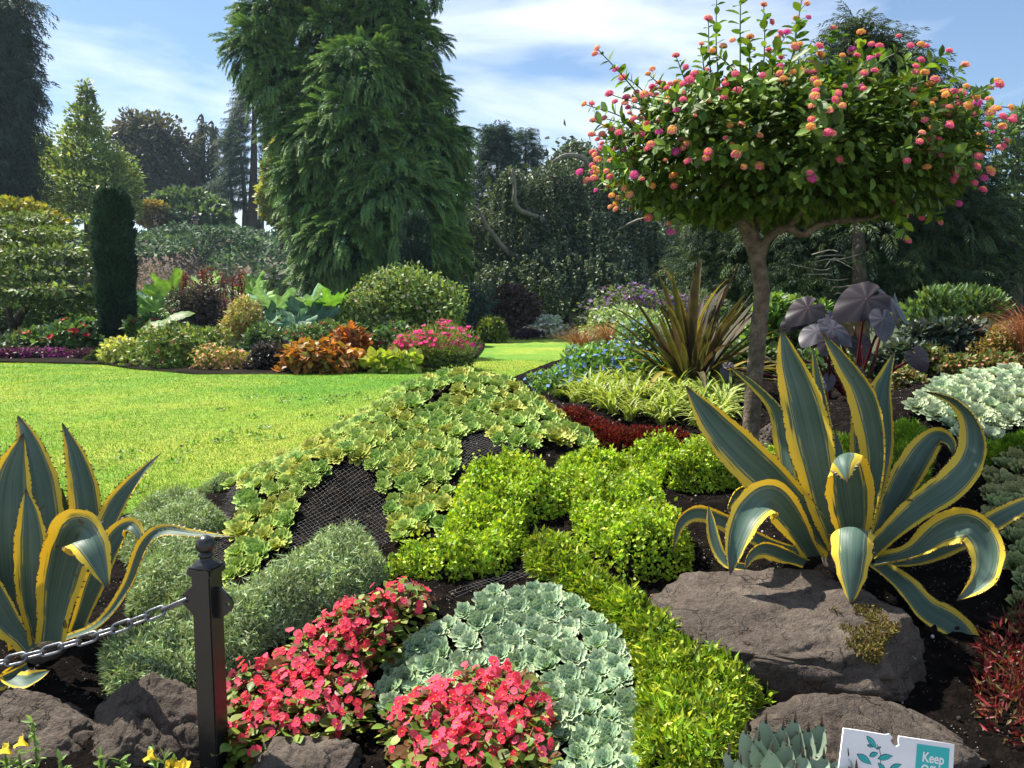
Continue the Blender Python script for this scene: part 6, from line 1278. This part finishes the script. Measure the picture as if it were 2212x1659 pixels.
for y, hw_ in [(175,16),(195,26),(215,30),(235,36),(258,46),(280,58),(300,70),(322,66),(345,74),(368,70),(392,82),(416,74),(440,66)]:
    for sg in (-1, 1):
        for dd in (-1.2, .8):
            n_ = int(hw_ * 1.25); s = rng.random(n_) ** .8; x = 548 + sg * hw_ * s * rng.uniform(.8, 1.1); yy = y + 10 * s ** 2 + rng.normal(0, 3.5, n_) - 4; P = W(x, yy, D9 + dd + rng.normal(0, .8, n_))
            parts.append(scatter(SPRAYS, P, unit(np.array([sg, 0, -.1]) + .6 * rdir(n_)), np.array([0, 0, 1.0]) + .2 * rdir(n_), rng.uniform(.5, 1.0, n_), .7, pal(n_, [(.045,.08,.06),(.06,.105,.07),(.035,.06,.05)], .2)))
j = join(parts); build('crown', j[0], j[1], M['needle'], cr_, col=j[2]); trunk_part(cr_, [(PT((545,520,D9),(548,350,D9),(550,160,D9)), .5, .1), (PT((530,520,D9),(528,420,D9),(520,330,D9)), .3, .1), (PT((562,520,D9),(566,420,D9),(572,330,D9)), .3, .1), (PT((505,520,D9),(500,420,D9),(492,330,D9)), .2, .08)])
lobed_tree('lime_maple', 'yellow-green tree peeping out left of the feathery conifer', W1(610, 520, 45), lobes_px([(600,370,30,28,0),(595,420,35,30,0),(605,455,36,28,0),(612,330,24,30,0),(630,480,30,26,0)], 45), [(.24,.28,.05),(.32,.33,.07),(.18,.22,.05)], 3000, .4, trunk=[(PT((612,540,45),(608,450,45),(606,350,45)), .2, .06)])
lobed_tree('rhododendron', 'large rounded grey-green rhododendron behind the two people on the hill', W1(420, 505, 64), lobes_px([(400,440,62,26,0),(370,455,50,28,0),(440,455,50,26,0),(415,470,80,24,-.5),(475,478,22,20,-1),(350,470,40,24,0),(465,490,30,18,-1)], 64), [(.10,.17,.075),(.14,.22,.10),(.07,.12,.055)], 6500, .5, gap=.3, cat='shrub', trunk=[(PT((420,515,64),(418,480,64),(415,450,64)), .2, .08)])
lobed_tree('amber_bush', 'amber coloured rounded bush beside the left person on the hill', W1(335, 500, 61), lobes_px([(330,455,32,18,0),(345,462,26,16,0),(318,468,22,18,0)], 61), [(.28,.20,.035),(.22,.19,.045),(.32,.22,.04)], 1700, .35, cat='shrub', trunk=[(PT((335,505,61),(334,480,61),(333,460,61)), .1, .05)])
# spruces behind the beech
def spruce(label, px, by, ty, wpx, d, n, cols):
    k = d / FPX; b = W1(px, by, d); h = (by - ty) * k; rx = wpx * k / 2; r = thing('spruce', label, 'tree', b); z = rng.random(n) ** 1.15; th = rng.uniform(0, 6.28, n); tier = .75 + .25 * np.cos(z * h * 5.2 + .8 * np.cos(th * 3)); rr = rx * (1 - z) ** .8 * tier * (.55 + .45 * rng.random(n) ** .5) + .05
    P = b + np.stack([rr * np.cos(th), rr * np.sin(th), z * h], 1); D = unit(np.stack([np.cos(th), np.sin(th), .25 - .7 * (1 - z)], 1) + .3 * rdir(n)); g = scatter(SPRAYS, P, D, np.array([0, 0, 1.0]) + .3 * rdir(n), rng.uniform(.5, .9, n) * rx * .45, rx * .4, pal(n, cols, .2)); build('crown', g[0], g[1], M['needle'], r, col=g[2])
    trunk_part(r, [([b, b + np.array([0, 0, h * .5]), b + np.array([0, 0, h * .97])], .25, .03)])
SG = [(.04,.085,.062),(.055,.11,.075),(.03,.065,.055)]
spruce('taller spruce behind the left side of the weeping beech', 1075, 640, 285, 175, 44, 2300, SG)
spruce('spruce behind the middle of the weeping beech', 1135, 640, 292, 120, 46, 1700, SG)
spruce('smallest spruce beside the tip of the weeping beech', 1160, 640, 325, 80, 47, 1100, SG)
spruce('dark spruce tucked against the right flank of the feathery conifer', 1000, 660, 345, 110, 34, 1500, SG)
lobed_tree('pale_tree', 'loose pale green tree at the right edge behind the dark cypress', W1(2190, 680, 26), lobes_px([(2190,290,50,26,0),(2215,350,60,40,0),(2200,430,60,40,0),(2200,500,70,44,0),(2175,570,60,50,0),(2220,260,40,26,0)], 26), [(.10,.17,.07),(.14,.22,.08),(.08,.12,.05)], 5200, .26, tmpl=NEEDLE, aspect=.35, gap=.6, trunk=[(PT((2195,700,26),(2195,500,26),(2200,280,26)), .2, .05)])
# far woods closing the view at ground level
nw = 26000; px = rng.uniform(-200, 2500, nw); hgt = np.interp(px, [-200,300,620,1000,1100,1500,1700,2500], [540,560,600,560,560,430,430,430]); py = hgt + (700 - hgt) * rng.random(nw) ** .8 + 12 * np.sin(px * .05); dd = np.where(px < 640, 40, 36) + rng.normal(0, 2, nw)
kk = (px > 560); P = W(px[kk], py[kk], dd[kk]); nw = kk.sum()
g = scatter(DIAMOND, P, rdir(nw), unit(np.array([0, -.3, .6]) + rdir(nw)), rng.uniform(.3, .7, nw), .35, pal(nw, [(.03,.055,.03),(.045,.08,.04),(.06,.09,.04)], .25)); tag(build('woods', g[0], g[1], M['matte'], col=g[2]), 'dark woodland undergrowth behind the trees', 'woods', kind='stuff')
# ivy and shrubs covering the bank
nv = 60000; ix = rng.uniform(-46, 2, nv); iy = rng.uniform(43.5, 62, nv); q = np.stack([ix, iy, 0 * ix], 1)
cov = vnoise(q, .16, 31) + .5 * vnoise(q, .45, 32) + np.clip((iy - 49) / 4, -1.2, 1.5) + .35 * (ix > -17) - .75 * ((ix > -25) & (ix < -15.5) & (iy < 51.5))
k = cov > .05; ix, iy = ix[k], iy[k]; nv = len(ix); iz = hz(ix[None], iy[None])[0]; q = np.stack([ix, iy, iz], 1); bl = np.clip(vnoise(q, .5, 33) + .2, 0, 1) * 1.1
bl = bl * .85; q[:, 2] += bl * rng.random(nv) ** .5 + .05; q[:, 1] -= bl * .6
g = scatter(DIAMOND, q, rdir(nv, -.2), unit(np.array([0, -.7, .7]) + .7 * rdir(nv)), rng.uniform(.2, .45, nv), rng.uniform(.15, .3, nv), pal(nv, [(.07,.13,.07),(.10,.18,.09),(.14,.22,.10),(.05,.10,.06)], .2) * (1 + .35 * vnoise(q, .8, 41) + .2 * vnoise(q, 2.2, 42))[:, None])
tag(build('ivy', g[0], g[1], M['matte'], col=g[2]), 'dark ivy and creepers draped over the quarry bank', 'ivy', kind='stuff')
nd = 5000; ix = rng.uniform(-36, -14, nd); iy = rng.uniform(44, 51, nd); q = np.stack([ix, iy, hz(ix[None], iy[None])[0] + .1], 1)
g = scatter(NEEDLE, q, rdir(nd, .8), rdir(nd), rng.uniform(.3, .8, nd), .07, pal(nd, [(.16,.13,.12),(.22,.15,.09),(.12,.10,.10),(.12,.13,.05)], .25)); tag(build('dry_brush', g[0], g[1], M['matte'], col=g[2]), 'dry grey and rusty brush on the bare part of the bank', 'brush', kind='stuff')
# ------------------------------------------------------------------ two visitors on the hill
def person(label, px, head_y, d, shirt, trousers, arms, turn):
    h = 1.74; hp = W1(px, head_y, d); z0 = hp[2] - h; b = np.array([hp[0], hp[1], z0]); r = thing('person', label, 'person', b); ca, sa_ = math.cos(turn), math.sin(turn)
    def L(x, y, z): return (x * ca - y * sa_, x * sa_ + y * ca, z)
    def skin(name, verts, edges, radii, mat):
        me = bpy.data.meshes.new(name); me.from_pydata([L(*v) for v in verts], edges, []); me.materials.append(mat); o = bpy.data.objects.new(name, me); COL.objects.link(o); o.parent = r
        mo = o.modifiers.new('skin', 'SKIN'); mo.use_smooth_shade = True
        for sv_, rd in zip(me.skin_vertices[0].data, radii): sv_.radius = rd if isinstance(rd, tuple) else (rd, rd)
        me.skin_vertices[0].data[0].use_root = True; o.modifiers.new('sub', 'SUBSURF').levels = 1; o.modifiers['sub'].render_levels = 1; q = to_mesh(o); return q
    SK = M['skin']; el = arms
    body = [(0,0,.92),(0,0,1.12),(0,.0,1.36),(0,0,1.47),(0,-.01,1.55),(0,-.02,1.64),(0,-.01,1.72), (.19,0,1.40),(.25,el[0],1.13),(.10,el[1],el[2]),(.05,el[1]-.07,el[2]+.03), (-.19,0,1.40),(-.25,el[0],1.13),(-.10,el[1],el[2]),(-.05,el[1]-.07,el[2]+.03), (.10,0,.88),(.11,-.01,.48),(.11,.02,.07),(.11,-.13,.03), (-.10,0,.88),(-.11,-.01,.48),(-.11,.02,.07),(-.11,-.13,.03)]
    ed = [(0,1),(1,2),(2,3),(3,4),(4,5),(5,6),(2,7),(7,8),(8,9),(9,10),(2,11),(11,12),(12,13),(13,14),(0,15),(15,16),(16,17),(17,18),(0,19),(19,20),(20,21),(21,22)]
    rd = [(.14,.10),(.135,.10),(.15,.10),.06,.055,(.08,.095),(.06,.07), .06,.045,.034,.036, .06,.045,.034,.036, .085,.06,.045,.04, .085,.06,.045,.04]
    skin('body', body, ed, rd, SK)
    skin('shirt', [(0,0,.94),(0,0,1.14),(0,0,1.36),(0,0,1.45),(.195,0,1.40),(.235,el[0]*.6,1.22),(-.195,0,1.40),(-.235,el[0]*.6,1.22)], [(0,1),(1,2),(2,3),(2,4),(4,5),(2,6),(6,7)], [(.155,.115),(.15,.115),(.165,.115),(.085,.08),.075,.066,.075,.066], shirt)
    skin('trousers', [(0,0,.97),(0,0,.90),(.10,0,.84),(.11,-.01,.48),(.11,.02,.10),(-.10,0,.84),(-.11,-.01,.48),(-.11,.02,.10)], [(0,1),(1,2),(2,3),(3,4),(1,5),(5,6),(6,7)], [(.15,.11),(.15,.12),.10,.075,.065,.10,.075,.065], trousers)
    return r, L, skin
def plain(name, c, rough=.8): return solid_mat(name, [tuple(x * .85 for x in c), c], 20, rough, .2, 80, bdist=.003)
M['skin'] = plain('skin', (.42, .24, .17), .55); M['navy'] = plain('navy_cloth', (.025, .035, .06)); M['grey_cloth'] = plain('grey_cloth', (.10, .11, .14)); M['black_cloth'] = plain('black_cloth', (.012, .012, .016)); M['hair'] = plain('brown_hair', (.05, .03, .02)); M['cap'] = plain('beige_cap', (.30, .22, .18))
def ell(name, r, L, c, rad, mat, cut=None):
    v, f = ICO3; V = v * np.array(rad)
    if cut is not None: V[:, 2] = np.maximum(V[:, 2], cut)
    V = np.array([L(*(p + np.array(c))) for p in V]); o = build(name, V, f, mat, None, smooth=True); o.parent = r; return o
r, L_, sk_ = person('man in a navy t-shirt and beige cap holding a small camera on the hill', 422, 458, 60, M['navy'], M['grey_cloth'], (-.05, -.24, 1.14), 0.1)
ell('cap', r, L_, (0, -.015, 1.685), (.092, .105, .085), M['cap'], -.01); ell('cap_peak', r, L_, (0, -.12, 1.69), (.07, .08, .012), M['cap']); ell('sunglasses', r, L_, (0, -.105, 1.655), (.068, .02, .02), M['black_cloth']); ell('nose', r, L_, (0, -.118, 1.625), (.013, .02, .02), M['skin'])
for s_ in (-1, 1): ell('ear', r, L_, (s_ * .082, 0, 1.64), (.012, .022, .032), M['skin'])
hd = W1(422, 458, 60); cmr = thing('camera_bag', 'small dark camera held by the man in the navy t-shirt', 'camera', hd + np.array([0.02, -.30, -.56])); 
o = rot_box('camera_body', cmr, (.14, .07, .10), 0, M['black_cloth'], .01); lathe('lens', cmr, [(.0, -.06), (.035, -.06), (.035, .02), (.03, .03)], M['black_cloth'], 14).rotation_euler = (R(90), 0, 0)
r, L_, sk_ = person('woman in a black sleeveless top raising a phone beside the amber bush', 336, 462, 60, M['black_cloth'], M['black_cloth'], (-.10, -.28, 1.32), 1.0)
ell('hair', r, L_, (0, .03, 1.67), (.095, .10, .10), M['hair']); ell('ponytail', r, L_, (0, .10, 1.55), (.05, .045, .13), M['hair']); ell('nose', r, L_, (0, -.118, 1.625), (.013, .02, .02), M['skin'])
hd = W1(336, 462, 60); a_ = np.array(L_(0, -.38, 1.38)); phn = thing('phone', 'phone held up by the woman in the black top', 'phone', np.array([hd[0], hd[1], hd[2] - 1.74]) + a_); rot_box('phone_body', phn, (.08, .012, .15), 0, M['black_cloth'], .004)

# low leafy edging that closes the gaps along the far border
for lb, px, by, w_, dp, c_ in [('low green edging leaves between the purple bedding and the cream clump', 215, 787, 60, 11.7, [(.07,.12,.04)]), ('grassy green tuft at the lawn edge below the pink flowered shrub', 400, 806, 120, 10.4, [(.16,.26,.05),(.10,.18,.04)]), ('dark green edging leaves left of the orange coleus', 610, 810, 60, 10.1, [(.06,.10,.04)]), ('low green edging leaves between the coleus and lime vine', 800, 806, 70, 10.1, [(.07,.12,.04)]), ('low green leaves along the front of the pink cosmos', 950, 794, 170, 10.2, [(.12,.19,.05),(.08,.13,.04)])]:
    bush('edging_plant', lb, 'perennial', px, by, by - 32, w_, dp, c_, 900, .06, depth=.35, stems=False)
for lb, px, by, ty, w_, dp, c_ in [('mid green filler shrub behind the pink flowered shrub', 350, 770, 700, 160, 12.6, [(.08,.14,.05),(.12,.19,.06)]), ('mid green filler shrub behind the black leaved clump', 590, 775, 705, 150, 11.6, [(.07,.12,.05),(.10,.17,.06)]), ('mid green filler shrub behind the orange coleus', 740, 770, 690, 160, 11.8, [(.08,.14,.05),(.13,.2,.06)]), ('dark filler shrub behind the magenta bedding', 120, 770, 720, 260, 13.4, [(.05,.09,.04),(.08,.13,.05)])]:
    bush('filler_shrub', lb, 'shrub', px, by, ty, w_, dp, c_, 2400, .09)
# yellow petunias in front of the left hand rocks
M['sprig'] = M['leaf']
for k_, (px, py, fl) in enumerate([(70,1560,[(42,1602,-1.0)]), (10,1640,[(8,1618,-.6)]), (330,1640,[(322,1632,-.9)]), (215,1650,[]), (260,1655,[]), (355,1652,[(395,1654,.2)]), (130,1655,[]), (40,1640,[]), (375,1658,[(372,1652,.4)])]):
    d_ = 1.46; b = W1(px, 1740, d_); t_ = W1(px, py if py < 1620 else py - 12, d_); lab = ['yellow petunia with a sideways bloom on the tallest leafy stem', 'yellow petunia bloom at the very left edge', 'yellow petunia with an upturned trumpet before the pointed boulder', 'flowerless petunia sprig left of the upturned trumpet', 'flowerless petunia sprig just below the pointed boulder', 'yellow petunia bloom cut by the bottom edge beside the post', 'flowerless petunia sprig under the dark left boulder', 'flowerless petunia sprig beside the leftmost bloom', 'small yellow petunia bud next to the black post'][k_]
    r = thing('petunia', lab, 'petunia', b); q = spline([b, (b + t_) / 2 + np.array([.008, 0, 0]), t_], 10); ps = [tube(q, .0022, 5, (.16, .26, .06))]
    for i in range(14):
        f = .25 + .75 * i / 13; p_ = q[int(f * 9)]; n2 = 3; ps.append(scatter(OVAL, np.repeat(p_[None], n2, 0), unit(rdir(n2, .6)), unit(np.array([0, 0, 1.0]) + .6 * rdir(n2)), rng.uniform(.012, .026, n2), rng.uniform(.005, .009, n2), pal(n2, [(.16,.28,.06),(.22,.36,.09)], .15)))
    j = join(ps); build('foliage', j[0], j[1], M['leaf'], r, col=j[2])
    for fx, fy, dx in fl:
        c = W1(fx, fy, d_ - .01); ax = unit(np.array([[dx, -.35, .8]]))[0]; A_ = unit(np.cross(ax, [0, 1, .1])); B_ = np.cross(ax, A_); V = []; pr = [(-.020, .0018), (-.012, .003), (-.005, .006), (.0, .010), (.002, .014)]
        for h_, rr in pr:
            for k in range(20): a = k / 20 * 6.2832; w_ = rr * (1 + (.10 * math.cos(5 * a) if rr > .01 else 0)); V.append(c + ax * (h_ + (.003 * math.cos(5 * a) if rr > .012 else 0)) + w_ * (A_ * math.cos(a) + B_ * math.sin(a)))
        F = [(i * 20 + k, i * 20 + (k + 1) % 20, (i + 1) * 20 + (k + 1) % 20, (i + 1) * 20 + k) for i in range(4) for k in range(20)]
        build('flower', V, np.array(F), M['petal'], r, col=np.tile([.86, .66, .07], (len(V), 1)), smooth=True)
        s = tube(spline([t_, (t_ + c - ax * .020) / 2 + np.array([0, 0, .004]), c - ax * .0195], 5), .0016, 4, (.2, .3, .08)); build('flower_stalk', s[0], s[1], M['leaf'], r, col=s[2])
# ------------------------------------------------------------------ air: a faint blue haze over the whole garden
m, n, l = new_mat('haze'); pv = n.new('ShaderNodeVolumePrincipled'); pv.inputs['Color'].default_value = (.62, .84, 1.0, 1); pv.inputs['Density'].default_value = .0004; pv.inputs['Anisotropy'].default_value = .3
o_ = n.new('ShaderNodeOutputMaterial'); l.new(pv.outputs[0], o_.inputs['Volume'])
x0, x1, y0, y1, z0, z1 = -950., 950., -20., 950., -1.2, 42.
V = [(x, y, z) for z in (z0, z1) for y in (y0, y1) for x in (x0, x1)]
tag(build('haze', V, np.array([(0, 2, 3, 1), (4, 5, 7, 6), (0, 1, 5, 4), (2, 6, 7, 3), (0, 4, 6, 2), (1, 3, 7, 5)]), m), kind='stuff')
